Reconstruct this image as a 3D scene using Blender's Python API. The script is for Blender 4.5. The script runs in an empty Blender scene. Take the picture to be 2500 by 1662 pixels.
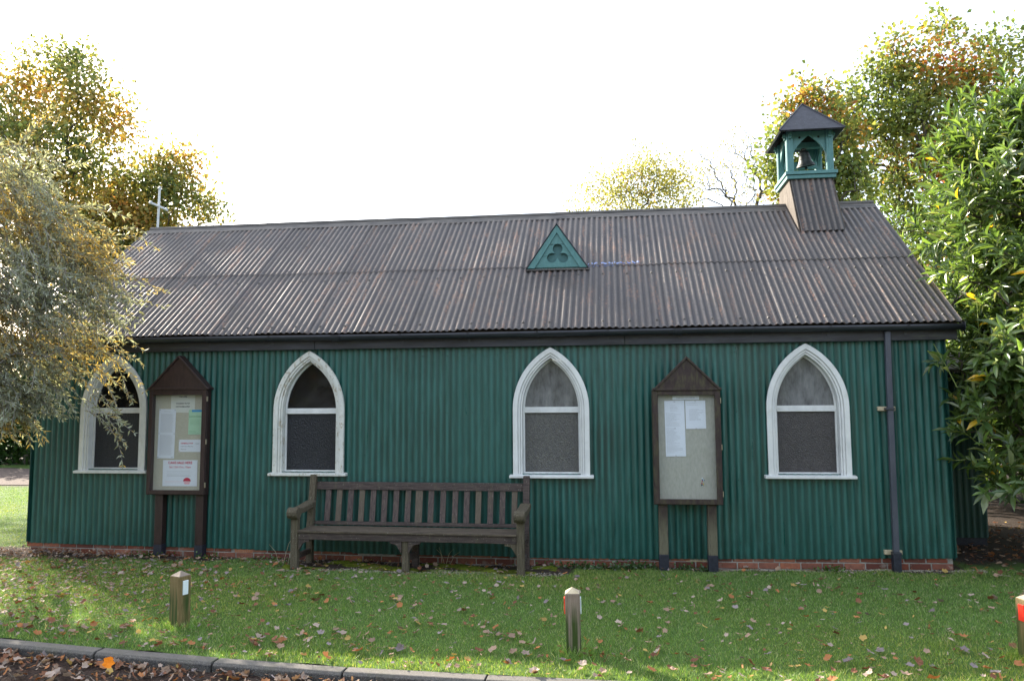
import bpy, bmesh, math, random
import numpy as np
from mathutils import Vector, Matrix, Euler
random.seed(7); RNG = np.random.default_rng(7)
PI = math.pi
scn = bpy.context.scene
col = scn.collection

# ---------------------------------------------------------------- camera
cam = bpy.data.cameras.new('camera'); camo = bpy.data.objects.new('camera', cam); col.objects.link(camo)
cam.sensor_width = 36; cam.lens = 27.18; cam.clip_start = .05; cam.clip_end = 2000
YAW, PITCH, ROLL = .1262, .0872, -.0056
fw = Vector((-math.sin(YAW)*math.cos(PITCH), math.cos(YAW)*math.cos(PITCH), math.sin(PITCH)))
r0 = Vector((math.cos(YAW), math.sin(YAW), 0)); u0 = r0.cross(fw)
rr = math.cos(ROLL)*r0 + math.sin(ROLL)*u0; uu = -math.sin(ROLL)*r0 + math.cos(ROLL)*u0
CAM = Vector((7.33, -9.11, 1.771))
camo.matrix_world = Matrix(((rr.x, uu.x, -fw.x, CAM.x), (rr.y, uu.y, -fw.y, CAM.y), (rr.z, uu.z, -fw.z, CAM.z), (0, 0, 0, 1)))
scn.camera = camo

# ---------------------------------------------------------------- light
SUN_EL, SUN_AZ = math.radians(27), math.radians(52)      # azimuth to the left of +Y
sdir = Vector((-math.sin(SUN_AZ)*math.cos(SUN_EL), math.cos(SUN_AZ)*math.cos(SUN_EL), math.sin(SUN_EL)))
sun = bpy.data.lights.new('sun', 'SUN'); suno = bpy.data.objects.new('sun', sun); col.objects.link(suno)
sun.energy = 4.2; sun.angle = math.radians(.6); sun.color = (1, .9, .76)
suno.rotation_euler = sdir.to_track_quat('Z', 'Y').to_euler(); suno.location = (-20, 20, 20)
world = bpy.data.worlds.new('World'); scn.world = world; world.use_nodes = True
wn = world.node_tree.nodes; wl = world.node_tree.links; wn.clear()
sky = wn.new('ShaderNodeTexSky'); sky.sky_type = 'NISHITA'; sky.sun_disc = False
sky.sun_elevation = SUN_EL; sky.sun_rotation = -SUN_AZ; sky.air_density = 1.0; sky.dust_density = 3.0; sky.ozone_density = 1.2
veil = wn.new('ShaderNodeMixRGB'); veil.inputs[0].default_value = .36; veil.inputs[2].default_value = (8.2, 8.6, 9.2, 1)   # thin even cloud veil
bg = wn.new('ShaderNodeBackground'); bg.inputs[1].default_value = .09
wo = wn.new('ShaderNodeOutputWorld')
wl.new(sky.outputs[0], veil.inputs[1]); wl.new(veil.outputs[0], bg.inputs[0]); wl.new(bg.outputs[0], wo.inputs[0])
scn.view_settings.view_transform = 'Standard'; scn.view_settings.look = 'None'
scn.view_settings.exposure = 2.2; scn.view_settings.gamma = 1; scn.view_settings.use_curve_mapping = False
scn.cycles.max_bounces = 6; scn.cycles.diffuse_bounces = 3; scn.cycles.glossy_bounces = 3; scn.cycles.transmission_bounces = 4
scn.cycles.transparent_max_bounces = 6; scn.cycles.use_denoising = True; scn.cycles.caustics_reflective = False; scn.cycles.caustics_refractive = False

# ---------------------------------------------------------------- node helpers
class NT:
    def __init__(s, name):
        s.m = bpy.data.materials.new(name); s.m.use_nodes = True; s.t = s.m.node_tree; s.n = s.t.nodes; s.l = s.t.links
        s.b = s.n['Principled BSDF']; s.out = s.n['Material Output']
    def new(s, t, **k):
        n = s.n.new(t)
        for a, v in k.items(): setattr(n, a, v)
        return n
    def put(s, sock, v):
        if isinstance(v, bpy.types.NodeSocket): s.l.new(v, sock)
        else: sock.default_value = (*v, 1) if isinstance(v, tuple) and len(v) == 3 and sock.type == 'RGBA' else v
    def pos(s, scale=(1, 1, 1), rot=(0, 0, 0)):
        g = s.new('ShaderNodeNewGeometry'); m = s.new('ShaderNodeMapping'); m.inputs['Scale'].default_value = scale; m.inputs['Rotation'].default_value = rot
        s.l.new(g.outputs['Position'], m.inputs[0]); return m.outputs[0]
    def noise(s, vec, scale=5, detail=4, rough=.6, dist=0):
        n = s.new('ShaderNodeTexNoise'); s.put(n.inputs['Vector'], vec); n.inputs['Scale'].default_value = scale
        n.inputs['Detail'].default_value = detail; n.inputs['Roughness'].default_value = rough; n.inputs['Distortion'].default_value = dist
        return n.outputs[0]
    def ramp(s, v, a, b, c0=0., c1=1.):
        r = s.new('ShaderNodeMapRange'); s.put(r.inputs[0], v); r.inputs[1].default_value = a; r.inputs[2].default_value = b
        r.inputs[3].default_value = c0; r.inputs[4].default_value = c1; return r.outputs[0]
    def mix(s, f, a, b, mode='MIX'):
        n = s.new('ShaderNodeMixRGB', blend_type=mode); s.put(n.inputs[0], f); s.put(n.inputs[1], a); s.put(n.inputs[2], b); return n.outputs[0]
    def math(s, op, a, b=0.):
        n = s.new('ShaderNodeMath', operation=op); s.put(n.inputs[0], a); s.put(n.inputs[1], b); return n.outputs[0]
    def attr(s, name):
        n = s.new('ShaderNodeAttribute'); n.attribute_name = name; return n
    def rnd(s):
        return s.new('ShaderNodeObjectInfo').outputs['Random']
    def bump(s, h, strength=.3, dist=.01):
        b = s.new('ShaderNodeBump'); b.inputs['Strength'].default_value = strength; b.inputs['Distance'].default_value = dist
        s.put(b.inputs['Height'], h); s.l.new(b.outputs[0], s.b.inputs['Normal'])
    def fin(s, colr, rough=.6, spec=.5, metal=0.):
        s.put(s.b.inputs['Base Color'], colr); s.put(s.b.inputs['Roughness'], rough)
        s.b.inputs['Specular IOR Level'].default_value = spec; s.b.inputs['Metallic'].default_value = metal
        return s.m

def paint_sheet(name, base, faded_lit, dirt_shade, rough=.42, streak=True):
    t = NT(name)
    n1 = t.noise(t.pos((9, 9, .8)), 2.2, 5, .65)
    n2 = t.noise(t.pos(), 60, 3, .6)
    n3 = t.noise(t.pos(), .9, 3, .5)
    c = t.mix(t.ramp(n1, .42, .7), base, faded_lit)
    c = t.mix(t.ramp(n3, .4, .72, 0, .7), c, dirt_shade)
    c = t.mix(t.ramp(t.noise(t.pos((1.2, 1.2, .35)), 1.1, 4, .6), .55, .75, 0, .5), c, (.05, .085, .055))
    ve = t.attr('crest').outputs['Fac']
    c = t.mix(t.math('MULTIPLY', t.ramp(ve, .45, 1.), t.ramp(n1, .3, .6, .35, 1.)), c, faded_lit)  # highlight along the rib crests put into the colour
    c = t.mix(t.ramp(ve, .4, 0., 0, .5), c, dirt_shade)  # shade in the rib valleys put into the colour
    c = t.mix(t.ramp(n2, .71, .76, 0, .55), c, (.3, .36, .33))
    hgt = t.new('ShaderNodeSeparateXYZ'); g = t.new('ShaderNodeNewGeometry'); t.l.new(g.outputs['Position'], hgt.inputs[0])
    splash = t.math('MULTIPLY', t.ramp(hgt.outputs[2], .55, .03), t.ramp(t.noise(t.pos(), 7, 5, .7), .35, .7))
    c = t.mix(t.math('MULTIPLY', splash, .6), c, dirt_shade)
    c = t.mix(t.ramp(t.rnd(), 0, 1, 0, .4), c, (.012, .088, .076))
    sc_ = t.noise(t.pos((45, 45, 1.6)), 1, 4, .75); c = t.mix(t.ramp(sc_, .70, .74, 0, .5), c, (.10, .17, .15))
    rs = t.noise(t.pos((7, 7, 2)), 1.6, 5, .75); c = t.mix(t.ramp(rs, .69, .76, 0, .6), c, (.10, .05, .02))
    m = t.fin(c, t.ramp(n1, .3, .7, rough-.16, rough+.06), .45)
    t.bump(t.noise(t.pos((1, 1, .3)), 14, 3, .5), .25, .006)
    return m
M = {}
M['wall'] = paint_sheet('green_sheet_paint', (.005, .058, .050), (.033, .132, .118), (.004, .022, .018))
M['teal_dull'] = (lambda t: (t.fin((.05, .135, .14), .7)))(NT('dull_teal'))  # slightly greyer, darker teal than the boards in front
M['teal'] = (lambda t: (t.fin(t.mix(t.ramp(t.noise(t.pos((3, 3, 1)), 9, 5, .7), .35, .7), (.052, .165, .165), (.085, .215, .215)), .5)))(NT('teal_paint'))

def roofmat():
    t = NT('weathered_roof_sheet')
    v = t.pos((1, 1, 1), (math.radians(-38), 0, 0))
    mp = t.new('ShaderNodeMapping'); mp.inputs['Scale'].default_value = (14, 1.6, 1.6); t.l.new(v, mp.inputs[0])
    st = t.noise(mp.outputs[0], 1.0, 6, .68)
    fine = t.noise(t.pos(), 26, 4, .7)
    big = t.noise(t.pos(), .8, 4, .6)
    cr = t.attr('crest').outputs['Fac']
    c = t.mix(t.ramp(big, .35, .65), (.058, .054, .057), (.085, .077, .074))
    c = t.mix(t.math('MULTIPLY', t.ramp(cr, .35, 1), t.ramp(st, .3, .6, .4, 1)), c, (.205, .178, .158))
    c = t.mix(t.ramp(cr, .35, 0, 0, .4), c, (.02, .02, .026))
    c = t.mix(t.ramp(fine, .3, .52, .75, 0), c, (.03, .03, .035))
    c = t.mix(t.math('MULTIPLY', t.ramp(st, .53, .66), t.ramp(fine, .42, .6)), c, (.30, .17, .115))
    c = t.mix(t.ramp(t.noise(t.pos(), 55, 2, .5), .73, .77), c, (.45, .45, .42))
    c = t.mix(t.ramp(t.rnd(), 0, 1, 0, .5), c, (.05, .045, .046))
    c = t.mix(t.ramp(t.noise(t.pos(), 2.3, 6, .72), .55, .75, 0, .6), c, (.055, .045, .035))
    m = t.fin(c, t.ramp(fine, .3, .7, .55, .8), .4)
    t.bump(fine, .4, .004); return m
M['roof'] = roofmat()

def simple(name, c0, c1, scale=20, vs=(1, 1, 1), rough=.7, spec=.4, bump=.3, bd=.003, lo=.35, hi=.68, extra=None, metal=0.):
    t = NT(name); n = t.noise(t.pos(vs), scale, 5, .65)
    c = t.mix(t.ramp(n, lo, hi), c0, c1)
    if extra: c = extra(t, c)
    m = t.fin(c, rough, spec, metal)
    if bump: t.bump(n, bump, bd)
    return m
M['black'] = simple('black_gutter_plastic', (.016, .019, .027), (.032, .037, .05), 12, (.3, 4, 1), .38, .5, .1)
def fasc(t, c):
    return t.mix(t.ramp(t.noise(t.pos((.5, 1, 3)), 7, 5, .7), .55, .75, 0, .7), c, (.07, .075, .05))
M['fascia'] = simple('dark_fascia_paint', (.018, .018, .022), (.042, .044, .055), 5, (.5, 1, 4), .55, .4, .2, extra=fasc)
M['pipe'] = simple('slate_blue_pipe_paint', (.045, .052, .072), (.07, .077, .10), 9, (1, 1, .4), .5, .4, .15)
def wearw(amount):
    def f(t, c):
        n = t.noise(t.pos((1, 1, .6)), 17, 6, .75)
        c = t.mix(t.ramp(n, amount, amount+.05, 0, .9), c, (.33, .29, .22))
        return t.mix(t.ramp(t.noise(t.pos(), 5, 4, .7), .55, .8, 0, .6), c, (.42, .42, .36))
    return f
M['white'] = simple('white_window_paint', (.54, .56, .57), (.66, .68, .68), 8, (1, 1, .5), .5, .4, .2, extra=wearw(.66))
M['white_worn'] = simple('peeling_white_paint', (.50, .52, .50), (.64, .65, .62), 8, (1, 1, .5), .6, .4, .6, .006, extra=wearw(.55))
def lich(t, c):
    c = t.mix(t.ramp(t.noise(t.pos((1, 1, .3)), 11, 5, .7), .56, .74, 0, .6), c, (.10, .09, .055))
    return t.mix(t.ramp(t.noise(t.pos(), 95, 2, .5), .69, .73, 0, .8), c, (.42, .41, .34))
M['bench'] = simple('weathered_bench_timber', (.032, .024, .024), (.088, .067, .060), 24, (.25, 3, 3), .75, .3, .5, .003, extra=lich)
M['bench_seat'] = simple('worn_seat_timber', (.045, .035, .028), (.135, .108, .08), 24, (.25, 3, 3), .75, .3, .5, .003, extra=lich)
M['bench_v'] = simple('weathered_bench_slat', (.046, .034, .035), (.115, .088, .079), 24, (3, 3, .3), .75, .3, .5, .003, extra=lambda t, c: t.mix(t.ramp(t.rnd(), .6, 1, 0, .6), lich(t, c), (.14, .12, .08)))
M['bench_grey'] = simple('grey_bench_leg', (.055, .046, .032), (.125, .108, .078), 22, (4, 4, .3), .85, .2, .5, .003, extra=lich)
M['board'] = simple('dark_brown_stain', (.018, .009, .009), (.036, .019, .018), 14, (2, 2, .5), .45, .4, .2)
def algae(t, c):
    s = t.new('ShaderNodeSeparateXYZ'); g = t.new('ShaderNodeNewGeometry'); t.l.new(g.outputs['Position'], s.inputs[0])
    k = t.math('MULTIPLY', t.ramp(t.noise(t.pos((3, 3, 1)), 7, 5, .7), .45, .68), .7)
    c = t.mix(k, c, (.075, .07, .035))
    low = t.math('MULTIPLY', t.ramp(s.outputs[2], .6, .35), t.ramp(t.noise(t.pos((6, 6, 1)), 9, 5, .7), .25, .5))
    return t.mix(low, c, (.12, .112, .078))
M['board_old'] = simple('weathered_brown_stain', (.026, .017, .017), (.046, .031, .029), 14, (2, 2, .5), .6, .3, .3, extra=algae)
M['bitumen'] = simple('black_bitumen_paint', (.010, .012, .022), (.022, .025, .04), 30, (1, 1, 1), .5, .4, .3)
M['pin_linen'] = simple('beige_pinboard', (.44, .42, .33), (.52, .50, .40), 60, (1, 1, 1), .8, .2, .2)
M['pin_grey'] = simple('damp_grey_pinboard', (.36, .36, .30), (.44, .43, .37), 40, (1, 1, .4), .8, .2, .2)
def papermat(name, c, em=0): return simple(name, tuple(x*.95 for x in c), c, 6, (1, 1, 1), .7, .2, 0)
M['paper'] = papermat('white_paper', (.74, .78, .84)); M['cream'] = papermat('cream_paper', (.66, .68, .62))
M['mint'] = papermat('mint_green_paper', (.42, .66, .46)); M['blue'] = papermat('blue_print', (.06, .32, .62))
M['ink'] = papermat('grey_print', (.30, .31, .34)); M['inkdark'] = papermat('dark_print', (.06, .065, .08)); M['red'] = papermat('red_print', (.55, .03, .07))
M['pink'] = papermat('pale_pink_print', (.8, .45, .48)); M['inkgreen'] = papermat('green_print', (.07, .22, .10))
M['pintack'] = papermat('dark_push_pin', (.04, .08, .10)); M['yellow'] = papermat('yellow_plastic', (.7, .5, .05))
M['steel'] = simple('brass_hinge_metal', (.35, .3, .22), (.45, .4, .3), 20, (1, 1, 1), .4, .5, 0, metal=.6)
M['reflr'] = simple('red_reflector', (.75, .035, .02), (.8, .05, .03), 50, (1, 1, 1), .3, .5, 0)
M['reflw'] = simple('white_reflector', (.66, .76, .78), (.74, .82, .84), 50, (1, 1, 1), .3, .5, 0)
def grn(t, c):
    s = t.new('ShaderNodeSeparateXYZ'); g = t.new('ShaderNodeNewGeometry'); t.l.new(g.outputs['Position'], s.inputs[0])
    k = t.math('MULTIPLY', t.ramp(s.outputs[2], .36, .2), t.ramp(t.noise(t.pos((30, 8, 1)), 1, 3, .6), .42, .56))
    return t.mix(k, c, (.035, .06, .012))
M['bollard_new'] = simple('green_tinged_post_timber', (.12, .088, .035), (.22, .165, .075), 26, (6, 6, .35), .75, .3, .5, .003, extra=grn)
M['bollard_grey'] = simple('grey_grained_post_timber', (.15, .12, .095), (.29, .235, .19), 38, (7, 7, .25), .8, .3, .6, .003, extra=grn)
M['cutend'] = simple('pale_cut_timber', (.35, .3, .2), (.5, .44, .32), 14, (1, 1, 1), .8, .2, .3)
def brk(t, c):
    rn = t.new('ShaderNodeValToRGB'); t.l.new(t.rnd(), rn.inputs[0])
    e = rn.color_ramp.elements; e[0].color = (.20, .055, .032, 1); e[1].color = (.36, .125, .07, 1)
    e2 = rn.color_ramp.elements.new(.3); e2.color = (.12, .038, .028, 1); e3 = rn.color_ramp.elements.new(.7); e3.color = (.30, .12, .08, 1)
    n = t.noise(t.pos(), 22, 5, .7)
    c = t.mix(t.ramp(n, .3, .75, 0, .6), rn.outputs[0], (.06, .04, .035))
    return t.mix(t.ramp(t.noise(t.pos(), 9, 4, .7), .56, .75, 0, .55), c, (.34, .31, .27))
M['brick'] = simple('red_brick', (0, 0, 0), (0, 0, 0), 40, (1, 1, 1), .85, .2, .5, .004, extra=brk)
M['mortar'] = simple('lime_mortar', (.2, .19, .175), (.34, .33, .31), 25, (1, 1, 1), .9, .2, .5, .004)
M['terra'] = simple('terracotta_vent', (.33, .12, .06), (.42, .2, .12), 25, (1, 1, 1), .8, .2, .3)
M['stonevent'] = simple('sandy_vent', (.33, .27, .17), (.45, .38, .26), 25, (1, 1, 1), .8, .2, .3)
M['dark'] = simple('dark_void', (.008, .008, .008), (.012, .012, .012), 5, (1, 1, 1), .9, .1, 0)
M['inside'] = simple('dim_interior_boarding', (.04, .032, .028), (.06, .048, .04), 3, (6, 6, .2), .8, .2, 0)
M['capping'] = simple('ridge_capping_metal', (.05, .047, .047), (.15, .135, .12), 10, (.4, 3, 3), .6, .4, .3)
M['pyramid'] = simple('bitumen_felt_roof', (.018, .02, .028), (.038, .04, .054), 16, (1, 1, 1), .55, .4, .4, extra=lambda t, c: t.mix(t.ramp(t.noise(t.pos(), 40, 3, .6), .68, .74, 0, .6), c, (.3, .3, .28)))
M['oldwood'] = simple('bare_weathered_boarding', (.06, .050, .042), (.14, .122, .105), 16, (3, 3, .3), .8, .2, .4)
M['bronze'] = simple('tarnished_bronze', (.018, .022, .023), (.06, .068, .064), 20, (1, 1, 1), .5, .5, .3, metal=.5)
M['cross'] = simple('silvery_painted_metal', (.42, .45, .48), (.55, .58, .6), 20, (1, 1, 1), .5, .5, .1)
M['bluepaint'] = simple('blue_flaking_primer', (.10, .16, .42), (.35, .42, .62), 55, (1, 1, 1), .6, .4, .3)
def kerbx(t, c):
    c = t.mix(t.ramp(t.noise(t.pos(), 190, 1, .5), .6, .66, 0, .6), c, (.3, .3, .3))
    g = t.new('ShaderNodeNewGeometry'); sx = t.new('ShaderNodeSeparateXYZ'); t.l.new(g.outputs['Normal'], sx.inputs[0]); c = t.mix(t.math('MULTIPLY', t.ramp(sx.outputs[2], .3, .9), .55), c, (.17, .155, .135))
    return t.mix(t.ramp(t.noise(t.pos(), 3, 4, .7), .52, .75, 0, .45), c, (.09, .10, .05))
M['kerb'] = simple('exposed_aggregate_concrete', (.035, .036, .040), (.10, .092, .082), 45, (1, 1, 1), .85, .2, .6, .004, extra=kerbx)
M['kerbtop'] = M['kerb']
M['asphalt'] = simple('worn_asphalt', (.075, .073, .078), (.15, .145, .15), 120, (1, 1, 1), .9, .2, .7, .004)
M['mulch'] = simple('rotting_leaf_mulch', (.022, .016, .014), (.075, .05, .04), 38, (1, 1, 1), .95, .1, 1, .02)
M['bark'] = simple('grey_brown_bark', (.045, .038, .03), (.12, .105, .085), 12, (2, 2, .6), .9, .2, .5, .01)
M['bark_pale'] = simple('pale_twig_bark', (.20, .18, .17), (.32, .30, .28), 12, (2, 2, .6), .8, .2, .2, .01)
M['gravel'] = simple('path_gravel', (.085, .065, .058), (.16, .13, .115), 60, (1, 1, 1), .95, .1, .6, .01)
M['pebble'] = simple('pale_pebbles', (.16, .14, .11), (.42, .38, .30), 60, (1, 1, 1), .9, .2, 0)

def lawnmat():
    t = NT('lawn_soil_and_grass')
    a = t.attr('soil').outputs['Fac']
    n = t.noise(t.pos(), 40, 5, .7); n2 = t.noise(t.pos(), 1.3, 4, .6)
    g = t.mix(t.ramp(n, .3, .7), (.045, .085, .02), (.09, .16, .035)); g = t.mix(t.ramp(n2, .4, .7, 0, .5), g, (.07, .11, .02))
    s = t.mix(t.ramp(n, .3, .7), (.02, .015, .012), (.065, .05, .04))
    m = t.fin(t.mix(a, g, s), .9, .15); t.bump(n, .8, .02); return m
M['lawn'] = lawnmat()

def leafmat(name, trans=.5, rough=.45, spec=.4, attr=True, tint=(1.25, 1.15, .45)):
    t = NT(name)
    if attr: c = t.attr('Col').outputs['Color']
    else: c = t.new('ShaderNodeObjectInfo').outputs['Color']
    n = t.noise(t.pos(), 60, 3, .6)
    c = t.mix(t.ramp(n, .3, .75, 0, .35), c, t.mix(1., c, (.5, .45, .4), 'MULTIPLY'))
    t.fin(c, rough, spec)
    tr = t.new('ShaderNodeBsdfTranslucent'); t.put(tr.inputs[0], t.mix(1., c, tint, 'MULTIPLY'))
    mx = t.new('ShaderNodeMixShader'); mx.inputs[0].default_value = trans
    t.l.new(t.b.outputs[0], mx.inputs[1]); t.l.new(tr.outputs[0], mx.inputs[2]); t.l.new(mx.outputs[0], t.out.inputs[0])
    return t.m
M['leaf'] = leafmat('autumn_foliage', .42, .55, .3, tint=(1.45, 1.35, .8))
M['leaf_willow'] = leafmat('willow_foliage', .35, .6, .3, tint=(1.5, 1.4, .8))
M['leaf_laurel'] = leafmat('glossy_laurel_foliage', .42, .27, .75, tint=(1.7, 1.6, .7))
M['leaf_laurel_o'] = leafmat('glossy_laurel_leaf', .42, .27, .75, attr=False, tint=(1.7, 1.6, .7))
M['dead'] = leafmat('dead_leaf', .2, .75, .25, attr=False, tint=(1.2, 1, .6))
M['dead_a'] = leafmat('dead_leaf_litter', .2, .75, .25, tint=(1.2, 1, .6))
M['grass'] = leafmat('grass_blades', .35, .5, .3, tint=(1.5, 1.5, .5))

def glassmat(name, tint, tmix, rough, bump=0., bscale=60, mottle=None, spec=.5, light=None):
    t = NT(name)
    c = tint
    if mottle:
        n = t.noise(t.pos((1, 1, .35)), 9, 5, .7)
        c = t.mix(t.ramp(n, .3, .72), tint, mottle)
    if light:
        c = t.mix(t.ramp(t.noise(t.pos((30, 30, 17)), 1, 2, .5, .8), .35, .75), c, light)
    t.fin(c, rough, spec)
    if bump: t.bump(t.noise(t.pos((1.3, 1, .7)), bscale, 2, .5, .6), bump, .02)
    tr = t.new('ShaderNodeBsdfTransparent'); tr.inputs[0].default_value = (.95, .96, .97, 1)
    mx = t.new('ShaderNodeMixShader'); mx.inputs[0].default_value = tmix
    t.l.new(t.b.outputs[0], mx.inputs[1]); t.l.new(tr.outputs[0], mx.inputs[2]); t.l.new(mx.outputs[0], t.out.inputs[0])
    return t.m
M['g_clear'] = glassmat('clear_dark_glass', (.008, .008, .01), .35, .06, spec=.35)
M['g_dim'] = glassmat('obscured_dark_glass', (.012, .014, .020), .1, .32, .9, 70, spec=.5)
M['g_mottled'] = glassmat('mottled_grey_glass', (.05, .052, .062), .12, .12, 0, 0, (.21, .22, .235), spec=.6)  # pale grey mottling over the darker glass tint
M['g_frost'] = glassmat('rippled_obscured_glass', (.075, .075, .075), .08, .25, .8, 75, spec=.6, light=(.11, .11, .10))
M['g_frost2'] = glassmat('rippled_brownish_glass', (.038, .034, .037), .08, .28, .7, 80, spec=.6, light=(.06, .055, .055))
M['g_board'] = glassmat('noticeboard_glazing', (.3, .3, .3), .96, .1, spec=.5)

# ---------------------------------------------------------------- mesh helpers
def tag(o, label=None, cat=None, group=None, kind=None):
    if label: o['label'] = label
    if cat: o['category'] = cat
    if group: o['group'] = group
    if kind: o['kind'] = kind
    return o
def link(name, me, mat=None, parent=None, loc=None):
    if mat is not None and not me.materials: me.materials.append(M[mat] if isinstance(mat, str) else mat)
    o = bpy.data.objects.new(name, me); col.objects.link(o)
    if parent is not None: o.parent = parent
    if loc is not None: o.location = loc
    return o
def empty(name, loc=(0, 0, 0), rz=0, **k):
    o = bpy.data.objects.new(name, None); col.objects.link(o); o.location = loc; o.rotation_euler = (0, 0, rz); return tag(o, **k)
def rawmesh(name, V, F, smooth=False):
    me = bpy.data.meshes.new(name); me.from_pydata([tuple(map(float, v)) for v in V], [], F); me.update()
    if smooth: me.polygons.foreach_set('use_smooth', [True]*len(me.polygons))
    return me
def npmesh(name, V, T, colr=None, smooth=False, attr=None):
    """V (n,3), T (m,3) triangles, colr (n,3) point colours"""
    V = np.asarray(V, np.float32); T = np.asarray(T, np.int32)
    me = bpy.data.meshes.new(name); me.vertices.add(len(V)); me.vertices.foreach_set('co', V.ravel())
    me.loops.add(T.size); me.loops.foreach_set('vertex_index', T.ravel()); me.polygons.add(len(T))
    me.polygons.foreach_set('loop_start', np.arange(0, T.size, 3, dtype=np.int32)); me.polygons.foreach_set('loop_total', np.full(len(T), 3, np.int32))
    if smooth: me.polygons.foreach_set('use_smooth', np.ones(len(T), bool))
    me.update(calc_edges=True)
    if colr is not None:
        a = me.color_attributes.new('Col', 'FLOAT_COLOR', 'POINT'); cc = np.ones((len(V), 4), np.float32); cc[:, :3] = colr; a.data.foreach_set('color', cc.ravel())
    if attr is not None:
        a = me.attributes.new(attr[0], 'FLOAT', 'POINT'); a.data.foreach_set('value', np.asarray(attr[1], np.float32))
    return me
class MB:
    """collects boxes, prisms, tubes; builds one mesh"""
    def __init__(s): s.V = []; s.F = []
    def add(s, V, F):
        b = len(s.V); s.V += [tuple(v) for v in V]; s.F += [tuple(i+b for i in f) for f in F]; return s
    def box(s, x0, x1, y0, y1, z0, z1):
        return s.add([(x0, y0, z0), (x1, y0, z0), (x1, y1, z0), (x0, y1, z0), (x0, y0, z1), (x1, y0, z1), (x1, y1, z1), (x0, y1, z1)],
                     [(0, 3, 2, 1), (4, 5, 6, 7), (0, 1, 5, 4), (1, 2, 6, 5), (2, 3, 7, 6), (3, 0, 4, 7)])
    def hexa(s, A, B):
        """two quads (4 pts each) joined"""
        return s.add(list(A)+list(B), [(0, 3, 2, 1), (4, 5, 6, 7), (0, 1, 5, 4), (1, 2, 6, 5), (2, 3, 7, 6), (3, 0, 4, 7)])
    def prism(s, pts, axis, a, b):
        """extrude polygon pts (2D) along axis ('x','y','z') from a to b"""
        n = len(pts)
        def mk(p, t): return {'x': (t, p[0], p[1]), 'y': (p[0], t, p[1]), 'z': (p[0], p[1], t)}[axis]
        V = [mk(p, a) for p in pts]+[mk(p, b) for p in pts]
        F = [tuple(range(n)), tuple(range(2*n-1, n-1, -1))]+[(i, i+n, (i+1) % n+n, (i+1) % n) for i in range(n)]
        return s.add(V, F)
    def ring(s, P, Q, ya, yb, closed=False):
        """P, Q: matching point lists (x,z); front face at ya, back at yb"""
        n = len(P); V = [(p[0], ya, p[1]) for p in P]+[(q[0], ya, q[1]) for q in Q]+[(p[0], yb, p[1]) for p in P]+[(q[0], yb, q[1]) for q in Q]
        F = []
        for i in range(n if closed else n-1):
            j = (i+1) % n
            F += [(i, j, n+j, n+i), (2*n+i, 3*n+i, 3*n+j, 2*n+j), (i, 2*n+i, 2*n+j, j), (n+i, n+j, 3*n+j, 3*n+i)]
        if not closed: F += [(0, n, 3*n, 2*n), (n-1, 3*n-1, 4*n-1, 2*n-1)]
        return s.add(V, F)
    def tube(s, pts, radii, k=6):
        pts = [Vector(p) for p in pts]; b = len(s.V)
        for i, p in enumerate(pts):
            d = (pts[min(i+1, len(pts)-1)]-pts[max(i-1, 0)]).normalized()
            a = d.cross(Vector((.3, .2, 1)) if abs(d.z) < .95 else Vector((1, 0, 0))).normalized(); c = d.cross(a)
            for j in range(k):
                w = 2*PI*j/k; s.V.append(tuple(p+(a*math.cos(w)+c*math.sin(w))*radii[i]))
        for i in range(len(pts)-1):
            for j in range(k):
                s.F.append((b+i*k+j, b+i*k+(j+1) % k, b+(i+1)*k+(j+1) % k, b+(i+1)*k+j))
        s.F.append(tuple(b+j for j in range(k))[::-1]); s.F.append(tuple(b+(len(pts)-1)*k+j for j in range(k)))
        return s
    def lathe(s, prof, c=(0, 0, 0), k=20):
        b = len(s.V)
        for r, z in prof:
            for j in range(k): w = 2*PI*j/k; s.V.append((c[0]+r*math.cos(w), c[1]+r*math.sin(w), c[2]+z))
        for i in range(len(prof)-1):
            for j in range(k): s.F.append((b+i*k+j, b+i*k+(j+1) % k, b+(i+1)*k+(j+1) % k, b+(i+1)*k+j))
        return s
    def mesh(s, name, bevel=0, smooth=False, seg=1):
        me = rawmesh(name, s.V, s.F, smooth); bm = bmesh.new(); bm.from_mesh(me)
        bmesh.ops.recalc_face_normals(bm, faces=bm.faces)
        if bevel: bmesh.ops.bevel(bm, geom=[e for e in bm.edges if e.is_manifold and e.calc_face_angle(0) > .5], offset=bevel, segments=seg, affect='EDGES', profile=.6)
        bm.to_mesh(me); bm.free(); return me
    def build(s, name, mat, parent=None, bevel=0, smooth=False, seg=1):
        return link(name, s.mesh(name, bevel, smooth, seg), mat, parent)
def box(name, mat, parent, b, bevel=0): return MB().box(*b).build(name, mat, parent, bevel)
def interp(tbl, x): return float(np.interp(x, [t[0] for t in tbl], [t[1] for t in tbl]))

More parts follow.
